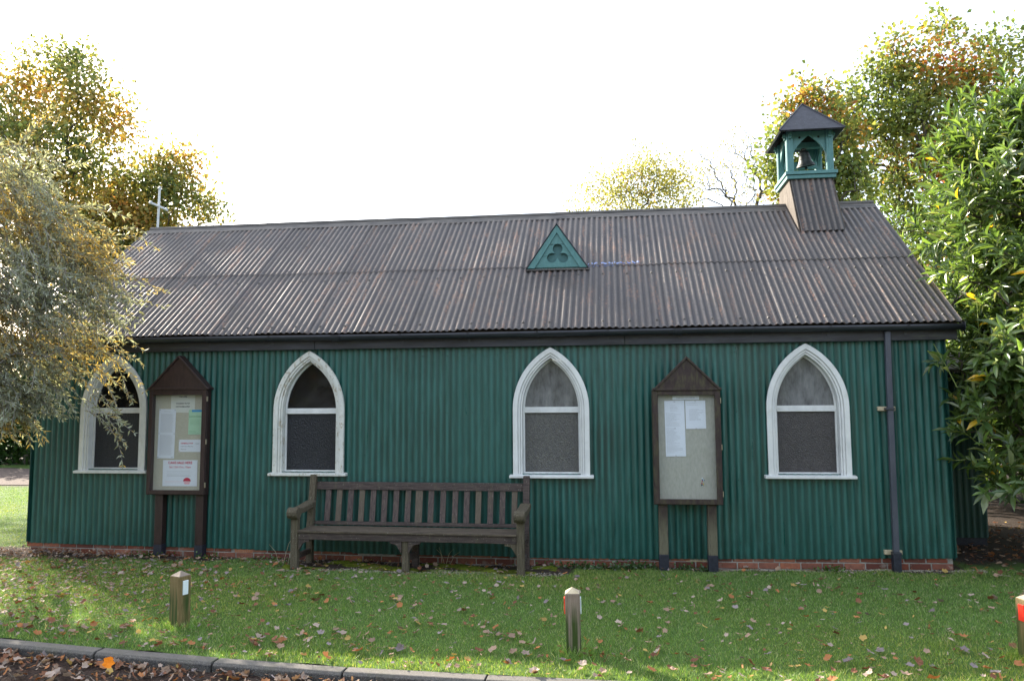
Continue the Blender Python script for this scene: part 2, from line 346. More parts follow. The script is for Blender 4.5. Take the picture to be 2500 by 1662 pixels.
# ---------------------------------------------------------------- ground heights
GW = [(-1, 0.), (0, .01), (.9, -.013), (1.82, -.018), (5.06, -.045), (6.78, -.06), (8.7, -.05), (9.85, -.03), (11, -.005), (12, 0)]
def KB(x):   # back edge of the kerb
    return interp([(-160, 0), (-8, -1.75), (0, -3.0), (2.47, -3.333), (3.46, -3.475), (4.45, -3.60), (5.47, -3.70), (6.64, -3.757), (7.5, -3.77), (10, -3.74), (160, -3.7)], x)
def G(x, y):
    w = interp(GW, x) if -1 <= x <= 12 else 0.
    k = max(0., min(1., -y/.6)); base = w*(1-k)+(-.02)*k
    if y > 0: base = w*max(0., 1-y/1.)
    if y < -1.2: base = -.02-.012*min(1, (-1.2-y)/2.4)
    if y > 7: base += min(.5, (y-7)*.02)
    return base
def soil(x, y):
    s = 0.
    nz = .06*math.sin(x*3.1)+.05*math.sin(x*7.7+1)+.04*math.sin(x*17+y*9)
    if 3.5 < x < 6.9: lim = .62
    elif x > 6.9: lim = .12
    elif x < 2.2: lim = .32
    else: lim = .16
    if -.8 < x < 11.1: s = max(s, min(1, max(0, (y+lim+nz)/.08)) if y < .3 else 0)
    if x > 11: s = max(s, min(1, max(0, (y-.1+nz*2)/.3)))
    if x < -.8: s = max(s, .9*math.exp(-((y+.15)/.28)**2-((x+.9)/.7)**2))
    if -14 < x < -1 and y > 0:
        pc = 9.5-.10*(x+6)                                # gravel path beyond the left yard
        if abs(y-pc) < 1.9: s = 1
        if y > 13: s = 1
    return s
gx = np.concatenate([np.linspace(-160, -15, 12), np.linspace(-14.6, -3.2, 40), np.arange(-3, 13.01, .08), np.linspace(13.5, 20, 12), np.linspace(25, 160, 10)])
V = []; S = []; rows = 0
for x in gx:
    kb = KB(x)
    ys = np.concatenate([kb+np.linspace(0, 1, 44)*(-kb), np.linspace(.08, 2, 14), np.linspace(2.5, 18, 36), np.array([25, 40, 80, 160, 300])])
    rows = len(ys)
    for y in ys:
        V.append((x, y, G(x, y)+.006*math.sin(x*5.1+y*3.3)+.004*math.sin(x*13-y*11))); S.append(soil(x, y))
n = len(gx); idx = np.arange(n*rows).reshape(n, rows)
a, b, c, d = idx[:-1, :-1].ravel(), idx[1:, :-1].ravel(), idx[1:, 1:].ravel(), idx[:-1, 1:].ravel()
lawn = link('lawn', npmesh('lawn', V, np.concatenate([np.stack([a, b, c], 1), np.stack([a, c, d], 1)]), smooth=True, attr=('soil', S)), 'lawn')
tag(lawn, 'mown green lawn in front of the corrugated chapel', kind='structure')
road = link('road', rawmesh('road', [(-200, -200, -.135), (200, -200, -.135), (200, 6, -.135), (-200, 6, -.135)], [(0, 1, 2, 3)]), 'asphalt'); tag(road, 'grey asphalt road surface below the kerb', kind='structure')
# the gravel path beyond the left yard
V = []; F = []
for i, x in enumerate(np.linspace(-30, -1.2, 30)):
    pc = 9.5-.10*(x+6); V += [(x, pc-1.7+.2*math.sin(x), G(x, pc-1.7)+.012), (x, pc+1.75, G(x, pc+1.75)+.014)]
    if i: F.append((2*i-2, 2*i, 2*i+1, 2*i-1))
tag(link('path', rawmesh('path', V, F), 'gravel'), 'gravel path crossing behind the left yard', kind='structure')
# kerb
kerb = empty('kerb', (0, 0, 0)); tag(kerb, 'grey concrete kerb between lawn and road', kind='structure')
km = MB().prism([(-.0, -.24), (-.105, -.24), (-.105, -.052), (-.085, -.031), (-.0, -.027)], 'x', 0, .992).mesh('kerb_stone', .004)
x = -8.5+.02
xs = [4.475+i*1.0 for i in range(-14, 8)]
for x in xs:
    y0, y1 = KB(x), KB(x+1.0)
    o = link('kerb_stone', km, 'kerb', kerb, (x, y0, random.uniform(-.003, .002))); o.rotation_euler = (0, 0, math.atan2(y1-y0, 1)+random.uniform(-.002, .002))

# ---------------------------------------------------------------- chapel
chapel = empty('chapel', (5.5, 2.4, 0)); tag(chapel, 'green corrugated iron chapel with a long weathered roof, arched white windows and bellcote', 'chapel')
chapel.location = (0, 0, 0)
L = 11.007; NS = 18; PITCHC = L/(NS*8); AMP = .0085
ZB = [(0, .119), (.9, .102), (1.82, .09), (5.06, .052), (6.18, .05), (6.78, .044), (8.71, .068), (9.855, .09), (11.007, .123)]
WIN = [(1.113, 1.02), (3.676, 1.0), (6.632, .99), (9.524, 1.0)]       # centre x, sill z
HA, ZS, ZA = .452, 1.755, 2.487                                        # half width, springing, apex
ARC_R = (HA*HA+(ZA-ZS)**2)/(2*HA)
def arch_half(z, d=0):
    """half width of the opening at height z for an outline offset inwards by d"""
    if z <= ZS: return HA-d
    q = (ARC_R-d)**2-(z-ZS)**2
    return max(0., math.sqrt(q)-(ARC_R-HA)) if q > 0 else 0.
def arch_top(dx, d=0):
    q = (ARC_R-d)**2-(abs(dx)+ARC_R-HA)**2
    return ZS+math.sqrt(q) if q > 0 and abs(dx) < HA-d else None
def arch_pts(cx, z0, d, n=14):
    P = [(cx-HA+d, z0)]; apex = math.acos(min(1, (ARC_R-HA)/(ARC_R-d)))
    for i in range(n+1):
        t = apex*i/n; P.append((cx-((ARC_R-d)*math.cos(t)-(ARC_R-HA)), ZS+(ARC_R-d)*math.sin(t)))
    for i in range(n-1, -1, -1):
        t = apex*i/n; P.append((cx+((ARC_R-d)*math.cos(t)-(ARC_R-HA)), ZS+(ARC_R-d)*math.sin(t)))
    P.append((cx+HA-d, z0)); return P
def corr_panel(name, x0, x1, yoff, zlo, zhi, holes=True, parent=chapel, mat='wall', per=10, flip=1, half=0):
    V = []; F = []; A = []
    xs = np.arange(round((x1-x0)/PITCHC*per)+1)/per*PITCHC+x0
    def yy(x): return yoff+flip*AMP*math.cos(2*PI*x/PITCHC)
    def quad(xa, xb, za0, za1, zb0, zb1):
        nseg = max(1, int((max(za1, zb1)-min(za0, zb0))/.5)); i0 = len(V)
        for k in range(nseg+1):
            t = k/nseg
            V.append((xa, yy(xa), za0+(za1-za0)*t)); V.append((xb, yy(xb), zb0+(zb1-zb0)*t))
            A.append(.5-.5*math.cos(2*PI*xa/PITCHC)*flip); A.append(.5-.5*math.cos(2*PI*xb/PITCHC)*flip)
            if k: j = i0+2*k; F.append((j-2, j-1, j+1, j))
    for xa, xb in zip(xs[:-1], xs[1:]):
        hole = None
        if holes:
            for cx, sz in WIN:
                ta, tb = arch_top(xa-cx, .06), arch_top(xb-cx, .06)
                if ta is not None and tb is not None: hole = (sz+.02, ta, tb)
        if hole:
            if half <= 0: quad(xa, xb, zlo(xa), hole[0], zlo(xb), hole[0])
            if half >= 0: quad(xa, xb, hole[1], zhi, hole[2], zhi)
        else: quad(xa, xb, zlo(xa), zhi, zlo(xb), zhi)
    me = rawmesh(name, V, F, False)
    bm = bmesh.new(); bm.from_mesh(me); bmesh.ops.remove_doubles(bm, verts=bm.verts, dist=1e-5); bm.to_mesh(me); bm.free()
    me.polygons.foreach_set('use_smooth', [True]*len(me.polygons))
    co = np.empty(len(me.vertices)*3, np.float32); me.vertices.foreach_get('co', co); co = co.reshape(-1, 3)
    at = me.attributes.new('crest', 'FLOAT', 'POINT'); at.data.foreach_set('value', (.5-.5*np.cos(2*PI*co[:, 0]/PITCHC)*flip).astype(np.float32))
    return link(name, me, mat, parent)
for i in range(NS):
    x0 = i*8*PITCHC; odd = i % 2
    jit = random.uniform(-.006, .006)
    e = .5*PITCHC if odd else 0
    xa = max(0, x0-e); xb = min(L, x0+8*PITCHC+e)
    full = all(any(arch_top(x-cx, .06) is not None for cx, s_ in WIN) for x in np.linspace(xa, xb, 40))
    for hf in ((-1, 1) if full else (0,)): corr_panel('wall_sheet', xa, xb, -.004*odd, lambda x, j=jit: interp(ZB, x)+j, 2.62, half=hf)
# screws
mb = MB()
for z in (.25, .95, 1.72, 2.4):
    for k in range(2, 143, 4):
        x = (k+.5)*PITCHC
        if any(abs(x-cx) < HA+.02 for cx, s in WIN) and z > .9: continue
        mb.tube([(x, -AMP-.001, z), (x, -AMP-.007, z)], [.008, .005], 6)
tag(mb.build('wall_screws', 'wall', chapel), kind='stuff')
# gable ends, rear wall
def gable(x, nm, sgn):
    V = []; F = []
    n = 128
    for k in range(n+1):
        y = 4.8*k/n; zt = 2.62+min(y, 4.8-y)*.78; xo = x+sgn*AMP*math.cos(2*PI*y/PITCHC)
        V += [(xo, y, .1), (xo, y, zt)]
        if k: F.append((2*k-2, 2*k, 2*k+1, 2*k-1))
    me = rawmesh(nm, V, F, True); at = me.attributes.new('crest', 'FLOAT', 'POINT')
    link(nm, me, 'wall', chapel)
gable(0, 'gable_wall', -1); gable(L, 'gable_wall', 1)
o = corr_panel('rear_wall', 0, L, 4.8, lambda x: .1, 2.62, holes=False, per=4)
box('corner_trim', 'wall', chapel, (-.022, -.011, -.022, .06, .13, 2.6)); box('corner_trim', 'wall', chapel, (L+.010, L+.022, -.016, .06, .13, 2.6))
box('interior_floor', 'inside', chapel, (.05, L-.05, .12, 4.7, .05, .14))
MB().box(.1, L-.1, .13, .15, .14, .9).box(.1, L-.1, 4.6, 4.62, .14, 2.6).build('interior_lining', 'inside', chapel)

# windows
def window(k, cx, sz):
    worn = 'white_worn' if k == 1 else 'white'
    fr = MB()
    fr.ring(arch_pts(cx, sz+.03, .004), arch_pts(cx, sz+.03, .062), -.05, -.012)
    w = fr.build('window', worn, chapel, .004)
    w['label'] = ['arched white window half hidden by the willow', 'arched white window with peeling paint above the bench', 'arched white window with mottled glass between bench and grey noticeboard', 'arched white window nearest the downpipe'][k]
    MB().ring(arch_pts(cx, sz+.03, .064), arch_pts(cx, sz+.03, .090), -.036, .045).build('moulding', worn, w, .003)
    MB().ring(arch_pts(cx, sz+.03, .092), arch_pts(cx, sz+.03, .112), -.022, .10).build('reveal', worn, w, .002)
    # sash: closed ring with bottom rail
    P = arch_pts(cx, sz+.032, .114); Q = arch_pts(cx, sz+.062, .136)
    MB().ring(P, Q, .055, .095, closed=True).build('sash', 'white', w, .002)
    tz = 1.715 if k != 0 else 1.735
    MB().box(cx-HA+.128, cx+HA-.128, .048, .09, tz, tz+.028).box(cx-HA+.128, cx+HA-.128, .058, .09, tz+.0285, tz+.068).build('transom', 'white', w, .003)
    MB().prism([(-.085, sz), (-.085, sz+.030), (-.010, sz+.038), (.06, sz+.042), (.06, sz)], 'x', cx-.49, cx+.49).build('sill', worn, w, .004)
    lo, up = [('g_dim', 'g_clear'), ('g_dim', 'g_clear'), ('g_frost', 'g_mottled'), ('g_frost2', 'g_mottled')][k]
    MB().box(cx-HA+.13, cx+HA-.13, .074, .080, sz+.055, tz+.01).build('pane', lo, w)
    A = [p for p in arch_pts(cx, sz, .13) if p[1] >= ZS-.001]
    A = [(cx-HA+.13, tz+.06)]+A+[(cx+HA-.13, tz+.06)]
    MB().prism(A, 'y', .074, .080).build('pane', up, w)
for k, (cx, sz) in enumerate(WIN): window(k, cx, sz-.03)

# plinth: mortar core and single bricks
MB().box(.012, L-.012, .020, .12, -.12, .15).box(.012, .1, .12, 4.8, -.12, .11).box(L-.1, L-.012, .12, 4.8, -.12, .11).build('plinth_mortar', 'mortar', chapel)
bms = []
for v in range(5):
    bm_ = MB().box(-.108, .108, -.014, .02, -.0325, .0325); me = bm_.mesh('brick', .005)
    for vv in me.vertices: vv.co += Vector((random.uniform(-.002, .002), random.uniform(-.002, .002), random.uniform(-.002, .002)))
    bms.append(me)
hm = MB().box(-.052, .052, -.014, .03, -.0325, .0325).mesh('brick', .005)
vents = [(2.86, 1), (4.575, 1), (8.26, 1)]
for cidx, zc in enumerate((.0925, .0165, -.0595)):
    if cidx == 0: offs = .113
    x = (.125 if cidx % 2 else .07)
    while x < L-.05:
        z = zc+(interp(ZB, x)-.105)*.55
        gz = G(x, 0)
        skip = (cidx == 0 and any(abs(x-vx) < .16 for vx, _ in vents))
        if not skip and z+.0325 > gz-.01:
            o = link('brick', random.choice(bms), 'brick', chapel, (min(x, L-.108), .026+random.uniform(-.002, .002), z))
            o.rotation_euler = (0, random.uniform(-.006, .006), random.uniform(-.004, .004))
        x += .229
def airbrick(x, mat, pat):
    z = .0925+(interp(ZB, x)-.105)*.55; mb = MB(); w, h = .215, .065
    nx, nz = (9, 3) if pat == 0 else (7, 2)
    for i in range(nx+1):
        xx = x-w/2+w*i/nx; mb.box(xx-.006, xx+.006, .0115, .02, z-h/2, z+h/2)
    for j in range(nz+1):
        zz = z-h/2+h*j/nz; mb.box(x-w/2-.006, x+w/2+.006, .012, .019, zz-.005, zz+.005)
    mb.build('air_brick', mat, chapel)
    box('air_brick_void', 'dark', chapel, (x-w/2, x+w/2, .0205, .0215, z-h/2, z+h/2))
airbrick(2.86, 'terra', 0); airbrick(4.575, 'mortar', 1); airbrick(8.26, 'stonevent', 1)

# fascia, gutter, downpipe
for xa, xb in ((-.1, 3.75), (3.754, 7.5), (7.504, 11.13)):
    box('fascia_board', 'fascia', chapel, (xa, xb, -.075, -.045, 2.497, 2.665), .003)
box('soffit', 'fascia', chapel, (-.08, 11.11, -.044, .02, 2.615, 2.635))
gut = MB(); n = 10
prof = [(-.135+.056*math.cos(PI+PI*i/n), 2.662+.062*math.sin(PI+PI*i/n)) for i in range(n+1)]
prof = prof+[(p[0]*1.0+(-.135-p[0])*.07, 2.662+(p[1]-2.662)*.93) for p in prof[::-1]]
def gutz(x): return .004*math.sin(x*.9)
xs = np.linspace(-.1, 11.17, 24); b = 0
for i, x in enumerate(xs): gut.V += [(x, p[0], p[1]+gutz(x)) for p in prof]
m_ = len(prof)
for i in range(len(xs)-1):
    for j in range(m_): gut.F.append((i*m_+j, i*m_+(j+1) % m_, (i+1)*m_+(j+1) % m_, (i+1)*m_+j))
gut.F += [tuple(range(m_)), tuple((len(xs)-1)*m_+j for j in range(m_))]
gutter = gut.build('gutter', 'black', chapel, 0, True)
MB().tube([(11.168, -.135, 2.64), (11.176, -.135, 2.64)], [.06, .06], 12).build('gutter_stop', 'black', gutter)
brm = MB()
pr = [(-.135+.0605*math.cos(PI+PI*i/n), .0665*math.sin(PI+PI*i/n)) for i in range(n+1)]
pr2 = [(-.135+.0575*math.cos(PI+PI*i/n), .0625*math.sin(PI+PI*i/n)) for i in range(n+1)]
brm.prism(pr+pr2[::-1], 'x', -.012, .012).box(-.012, .012, -.08, -.075, -.1, -.0)
bme = brm.mesh('gutter_bracket')
for x in [.75+.82*i for i in range(13)]: link('gutter_bracket', bme, 'black', gutter, (x, 0, 2.662+gutz(x)))
for x in (4.05, 8.1): # union sleeves
    MB().prism([(p[0]+(p[0]+.135)*.14, (p[1])*1.1+2.662+gutz(x)) for p in pr]+[(p[0], p[1]+2.662+gutz(x)) for p in pr[::-1]], 'x', x-.05, x+.05).build('gutter_union', 'black', gutter)
P0, P1 = Vector((10.392, -.062, 2.60)), Vector((10.382, -.062, -.0))
dp = MB(); hw = .030
def sq(c, h, k=1): return [(c[0]-h, c[1]-h*k, c[2]), (c[0]+h, c[1]-h*k, c[2]), (c[0]+h, c[1]+h*k, c[2]), (c[0]-h, c[1]+h*k, c[2])]
dp.hexa(sq((10.377, -.088, .19), hw), sq((10.392, -.088, 2.60), hw)); dpo = dp.build('downpipe', 'pipe', chapel, .006)
MB().hexa(sq((10.375, -.090, -.05), .041), sq((10.377, -.088, .187), .041)).build('pipe_shoe', 'bitumen', dpo, .006)
for z in (1.742, .180):
    box('bracket_block', 'cutend', dpo, (10.272, 10.455, -.052, -.010, z-.024, z+.024), .004)
    MB().box(10.335, 10.425, -.127, -.048, z-.016, z+.012).build('pipe_clip', 'black', dpo, .004)

# ---- roof
EY, EZ, RY, RZ = -.165, 2.695, 2.4, 4.66
SL = math.hypot(RY-EY, RZ-EZ); sl = math.atan2(RZ-EZ, RY-EY)
LAP = .478*SL; RX0, RX1 = -.075, 11.15; RP = (RX1-RX0)/(NS*8)
def roof_sheet(name, k0, k1, s0, s1, off, mat='roof', per=10, ripple=0.):
    V = []; F = []; A = []
    n = round((k1-k0)*per); segs = 3
    for i in range(n+1):
        k = k0+i/per; h = AMP*1.15*math.cos(2*PI*k)
        for j in range(segs+1):
            s = s0+(s1-s0)*j/segs
            V.append((RX0+k*RP, s*math.cos(sl)-(h+off)*math.sin(sl), s*math.sin(sl)+(h+off)*math.cos(sl))); A.append(.5+.5*math.cos(2*PI*k))
    nv = len(V)
    for i in range(n):
        for j in range(segs):
            a = i*(segs+1)+j; F.append((a, a+segs+1, a+segs+2, a+1))
    # thickness lip along the lower edge
    for i in range(n+1): x, y, z = V[i*(segs+1)]; V += [(x, y, z), (x, y+.0015, z-.0045)]; A += [.2, .2]
    for i in range(n): j = nv+2*i; F.append((j, j+1, j+3, j+2))
    me = rawmesh(name, V, F, True); at = me.attributes.new('crest', 'FLOAT', 'POINT'); at.data.foreach_set('value', A)
    o = link(name, me, mat, chapel, (0, EY, EZ)); return o
for i in range(NS):
    odd = i % 2; e = .45 if odd else 0; k0 = max(0, i*8-e); k1 = min(NS*8, i*8+8+e)
    roof_sheet('roof_sheet', k0, k1, random.uniform(-.012, .006), LAP+.12, .005*odd)
    roof_sheet('roof_sheet', k0, k1, LAP+random.uniform(-.008, .008), SL-.01, .009+.005*odd)
ro = roof_sheet('rear_roof', 0, NS*8, 0, SL-.01, 0, per=4); ro.scale = (1, -1, 1); ro.location = (0, 2*RY-EY, EZ)
for sg in (1, -1):
    yy_ = lambda y: y if sg == 1 else 2*RY-y
    MB().hexa([(-.05, yy_(EY+.03), EZ-.045), (11.12, yy_(EY+.03), EZ-.045), (11.12, yy_(RY), RZ-.04), (-.05, yy_(RY), RZ-.04)], [(-.05, yy_(EY+.03), EZ-.03), (11.12, yy_(EY+.03), EZ-.03), (11.12, yy_(RY), RZ-.025), (-.05, yy_(RY), RZ-.025)]).build('roof_boarding', 'inside', chapel)
# roof screws
mb = MB()
for s in (.12, LAP-.25, LAP+.06, LAP+.85, SL-.18):
    for k in range(2, NS*8-1, 4):
        if random.random() < .1: continue
        cx_ = RX0+k*RP; y = EY+s*math.cos(sl)-(AMP*1.15+.008)*math.sin(sl); z = EZ+s*math.sin(sl)+(AMP*1.15+.008)*math.cos(sl)
        mb.tube([(cx_, y+.006, z-.008), (cx_, y, z), (cx_, y-.006, z+.008)], [.017, .014, .006], 6)
tag(mb.build('roof_screws', 'capping', chapel), kind='stuff')
# ridge cappings: rounded roll with flat wings, lengths lapping
edges = [-.03, 1.9, 4.0, 6.75, 9.25, 9.9]; segs_ = [(-.03, 2.0), (1.95, 4.3), (4.25, 6.6), (6.55, 7.85), (7.8, 9.95), (10.50, 11.13)]
for i, (xa, xb) in enumerate(segs_):
    dz = .004*(i % 2); w = .15
    pr_ = [(RY-w*math.cos(sl), RZ-w*math.sin(sl)+.022+dz), (RY-.035, RZ+.012+dz)]+[(RY+.035*math.cos(PI-PI*j/8), RZ+.022+dz+.04*math.sin(PI*j/8)) for j in range(9)]+[(RY+.035, RZ+.012+dz), (RY+w*math.cos(sl), RZ-w*math.sin(sl)+.022+dz)]
    pr_ += [(p[0], p[1]-.006) for p in pr_[::-1]]
    MB().prism(pr_, 'x', xa, xb).build('ridge_capping', 'capping', chapel, 0)
# verge strips
for x in (RX0-.012, RX1-.005):
    MB().hexa([(x, EY-.0, EZ-.03), (x+.02, EY, EZ-.03), (x+.02, EY, EZ-.075), (x, EY, EZ-.075)], [(x, RY, RZ-.03), (x+.02, RY, RZ-.03), (x+.02, RY, RZ-.075), (x, RY, RZ-.075)]).build('verge_board', 'fascia', chapel)

# blue flaking primer beside the gablet: thin painted patches lying on the sheet crests
def roofpt(x, s, h): return (x, EY+s*math.cos(sl)-h*math.sin(sl), EZ+s*math.sin(sl)+h*math.cos(sl))

# cross on the left gable
crs = MB()
cx_, cy_ = .0, .0
crs.box(cx_-.014, cx_+.014, cy_-.014, cy_+.014, 4.62, 5.40)
MB_ = crs; MB_.hexa([(cx_-.15, cy_-.32, 5.05), (cx_-.15, cy_-.32, 5.09), (cx_-.13, cy_-.30, 5.09), (cx_-.13, cy_-.30, 5.05)], [(cx_+.13, cy_+.28, 5.05), (cx_+.13, cy_+.28, 5.09), (cx_+.15, cy_+.26, 5.09), (cx_+.15, cy_+.26, 5.05)]) if False else None
crs.box(cx_-.2, cx_+.2, cy_-.016, cy_+.016, 5.09, 5.125)
co_ = crs.build('cross', 'cross', chapel, .003)
for px, pz in ((-.2, 5.107), (.2, 5.107), (0, 5.41)):
    for q in ((0, .022), (-.02, -.006), (.02, -.006)):
        MB().lathe([(.0, -.018), (.014, -.012), (.018, 0), (.014, .012), (0, .018)], (cx_+px+q[0], cy_, pz+q[1]), 8).build('cross_knob', 'cross', co_, 0, True)
co_.rotation_euler = (0, math.radians(1.5), math.radians(86)); co_.location = (-.0, 2.4, 0)

# gablet vent with trefoil
gx0, gx1, gy, gz0, gz1 = 6.256, 7.055, 1.0, 3.612, 4.19
gcx = (gx0+gx1)/2; hw = (gx1-gx0)/2
def tri_w(z, inset=0): return hw*(1-(z-gz0)/(gz1-gz0))-inset
cents = [(gcx+.008, 3.872), (gcx-.068, 3.752), (gcx+.080, 3.748)]; tr_ = .066
def trefoil():
    c0 = (gcx+.006, 3.792); P = []
    for i in range(64):
        a = 2*PI*i/64; dx, dz = math.cos(a), math.sin(a); best = .045
        for q in cents:
            ox, oz = q[0]-c0[0], q[1]-c0[1]; t = ox*dx+oz*dz; h2 = tr_**2-(ox*ox+oz*oz-t*t)
            if h2 > 0 and t+math.sqrt(h2) > best: best = t+math.sqrt(h2)
        P.append((c0[0]+dx*best, c0[1]+dz*best))
    return P
gab = box('gablet', 'teal', chapel, (gx0+.02, gx1-.02, gy+.016, gy+.03, gz0, gz0+.03))
link('trefoil_backing', MB().prism([(gx0+.05, gz0+.01), (gx1-.05, gz0+.01), (gcx, gz1-.06)], 'y', gy+.045, gy+.055).mesh('trefoil_backing'), 'teal_dull', gab)
cutme = MB().prism(trefoil(), 'y', gy-.1, gy+.1).mesh('trefoil_cut'); cuto = bpy.data.objects.new('trefoil_cut', cutme); col.objects.link(cuto)
ins = .075
for za, zb in ((gz0+.012, 3.772), (3.778, 3.928), (3.934, gz1-.12)):
    wa, wb = tri_w(za, ins), max(.004, tri_w(zb, ins))
    me = MB().prism([(gcx-wa, za), (gcx+wa, za), (gcx+wb, zb), (gcx-wb, zb)], 'y', gy-.002, gy+.035).mesh('plank')
    o = bpy.data.objects.new('plank', me); col.objects.link(o); md = o.modifiers.new('b', 'BOOLEAN'); md.object = cuto; md.solver = 'EXACT'; md.operation = 'DIFFERENCE'
    dg = bpy.context.evaluated_depsgraph_get(); me2 = bpy.data.meshes.new_from_object(o.evaluated_get(dg)); bpy.data.objects.remove(o)
    link('plank', me2, 'teal', gab)
bpy.data.objects.remove(cuto)
for sgn in (-1, 1):
    A = [(gcx+sgn*hw, gz0), (gcx, gz1), (gcx, gz1-.105), (gcx+sgn*(hw-.10), gz0)]
    MB().prism(A, 'y', gy-.022, gy+.012).build('barge_board', 'teal', gab, .002)
    # small roof slope running back to the main roof
    yb = lambda z: EY+(z-EZ)/math.tan(sl)
    a0 = (gcx+sgn*(hw+.022), gy-.035, gz0-.012); a1 = (gcx, gy-.035, gz1+.024)
    b1 = (gcx, yb(gz1)+.05, gz1+.024); b0 = (gcx+sgn*(hw+.022), yb(gz0)+.03, gz0-.012)
    dn = (0, 0, -.014)
    MB().hexa([a0, a1, b1, b0], [tuple(np.add(p, dn)) for p in (a0, a1, b1, b0)]).build('gablet_roof', 'pyramid', gab)
MB().hexa([(gx0-.02, gy-.05, gz0-.035), (gx1+.02, gy-.05, gz0-.035), (gx1+.02, gy+.06, gz0+.012), (gx0-.02, gy+.06, gz0+.012)], [(gx0-.02, gy-.05, gz0-.028), (gx1+.02, gy-.05, gz0-.028), (gx1+.02, gy+.06, gz0+.02), (gx0-.02, gy+.06, gz0+.02)]).build('flashing', 'capping', gab)
# blue primer: ribbed patches hugging the corrugation just above the sheet
mbp = MB()
for x in np.arange(7.06, 7.72, RP/5):
    for s_, hgt in ((LAP-.01, .05), (LAP+.035, .045)):
        if random.random() < .28 or (s_ < LAP and x > 7.35 and random.random() < .6): continue
        k = (x-RX0)/RP; h0 = AMP*1.15*math.cos(2*PI*k)+(.0155 if s_ > LAP else .0075); h1 = AMP*1.15*math.cos(2*PI*(k+.2))+(.0155 if s_ > LAP else .0075)
        a_, b_ = s_, s_+hgt*random.uniform(.4, 1)
        i0 = len(mbp.V); mbp.V += [roofpt(x, a_, h0), roofpt(x+RP/5, a_, h1), roofpt(x+RP/5, b_, h1), roofpt(x, b_, h0)]; mbp.F.append((i0, i0+1, i0+2, i0+3))
link('primer_patch', rawmesh('primer_patch', mbp.V, mbp.F), 'bluepaint', chapel)

# bellcote
BC = (10.20, 2.40)
bc = box('bellcote', 'teal', chapel, (BC[0]-.355, BC[0]+.355, BC[1]-.39, BC[1]+.39, 5.042, 5.092), .004)
box('platform_board', 'teal', bc, (BC[0]-.335, BC[0]+.335, BC[1]-.37, BC[1]+.37, 4.985, 5.038), .004)
# flared corrugated base
fx0t, fx1t, fx0b, fx1b = 9.92, 10.485, 9.95, 10.53
def yroof(z): return EY+(z-EZ)/math.tan(sl)
n = 8*9
for sgn in (1, -1):
    V = []; F = []; A = []; i0 = 0
    for i in range(n+1):
        t = i/n; h = .009*math.cos(2*PI*t*7.5)
        for j in range(5):
            q = j/4; z = 4.99-(4.99-4.155)*q; yv = 2.075-(2.075-1.70)*(q**1.15); x = fx0t+(fx0b-fx0t)*q+t*((fx1t-fx0t)+((fx1b-fx0b)-(fx1t-fx0t))*q)
            yv = BC[1]+sgn*(yv-BC[1]) - sgn*(h+.004); V.append((x, yv, z+h*.5)); A.append(.5+.5*math.cos(2*PI*t*7.5))
    for i in range(n):
        for j in range(4): a = i0+i*5+j; F.append((a, a+5, a+6, a+1))
    me = rawmesh('bellcote_base', V, F, True); at = me.attributes.new('crest', 'FLOAT', 'POINT'); at.data.foreach_set('value', A); link('bellcote_base', me, 'roof', bc)
for xt, xb_, sg in ((fx0t, fx0b, -1), (fx1t, fx1b, 1)):
    # two boards per side, then a narrow corner board
    def ypt(q): return 2.075-(2.075-1.70)*(q**1.15)
    for (u0_, u1_) in ((0, .34), (.345, .66), (.665, 1)):
        pts = []
        for u in (u0_, u1_):
            for (q, zz) in ((0, 4.985), (1, 4.15)):
                y0 = ypt(q)+.012; y1 = 2*BC[1]-y0; y = y0+(y1-y0)*u; zl = zz
                if q == 1:
                    zl = min(EZ+(y-EY)*math.tan(sl), EZ+(2*RY-EY-y)*math.tan(sl))-.02
                pts.append((xt+(xb_-xt)*((4.985-zl)/.83), y, zl))
        a, b, d, c = pts; th = .018*sg
        MB().hexa([a, b, c, d], [(p[0]+th, p[1], p[2]) for p in (a, b, c, d)]).build('side_board', 'oldwood', bc)
# posts, corbels
PX, PY = .272, .292
for sx in (-1, 1):
    for sy in (-1, 1):
        x, y = BC[0]+sx*PX, BC[1]+sy*PY
        mb = MB(); mb.box(x-.046, x+.046, y-.046, y+.046, 5.092, 5.69)
        po = mb.build('post', 'teal', bc, .006)
        MB().box(x-.016, x+.016, y+sy*.0465-.004, y+sy*.0465+.004, 5.12, 5.56).box(x+sx*.0465-.004, x+sx*.0465+.004, y-.016, y+.016, 5.12, 5.56).build('post_fillet', 'teal', po, .001)
        MB().box(x-.024, x+.024, y+sy*.046, y+sy*.088, 5.61, 5.66).box(x-.022, x+.022, y+sy*.046, y+sy*.07, 5.575, 5.609).build('corbel', 'teal', po, .003)
        MB().box(x+sx*.046, x+sx*.088, y-.024, y+.024, 5.61, 5.66).box(x+sx*.046, x+sx*.07, y-.022, y+.022, 5.575, 5.609).build('corbel', 'teal', po, .003)
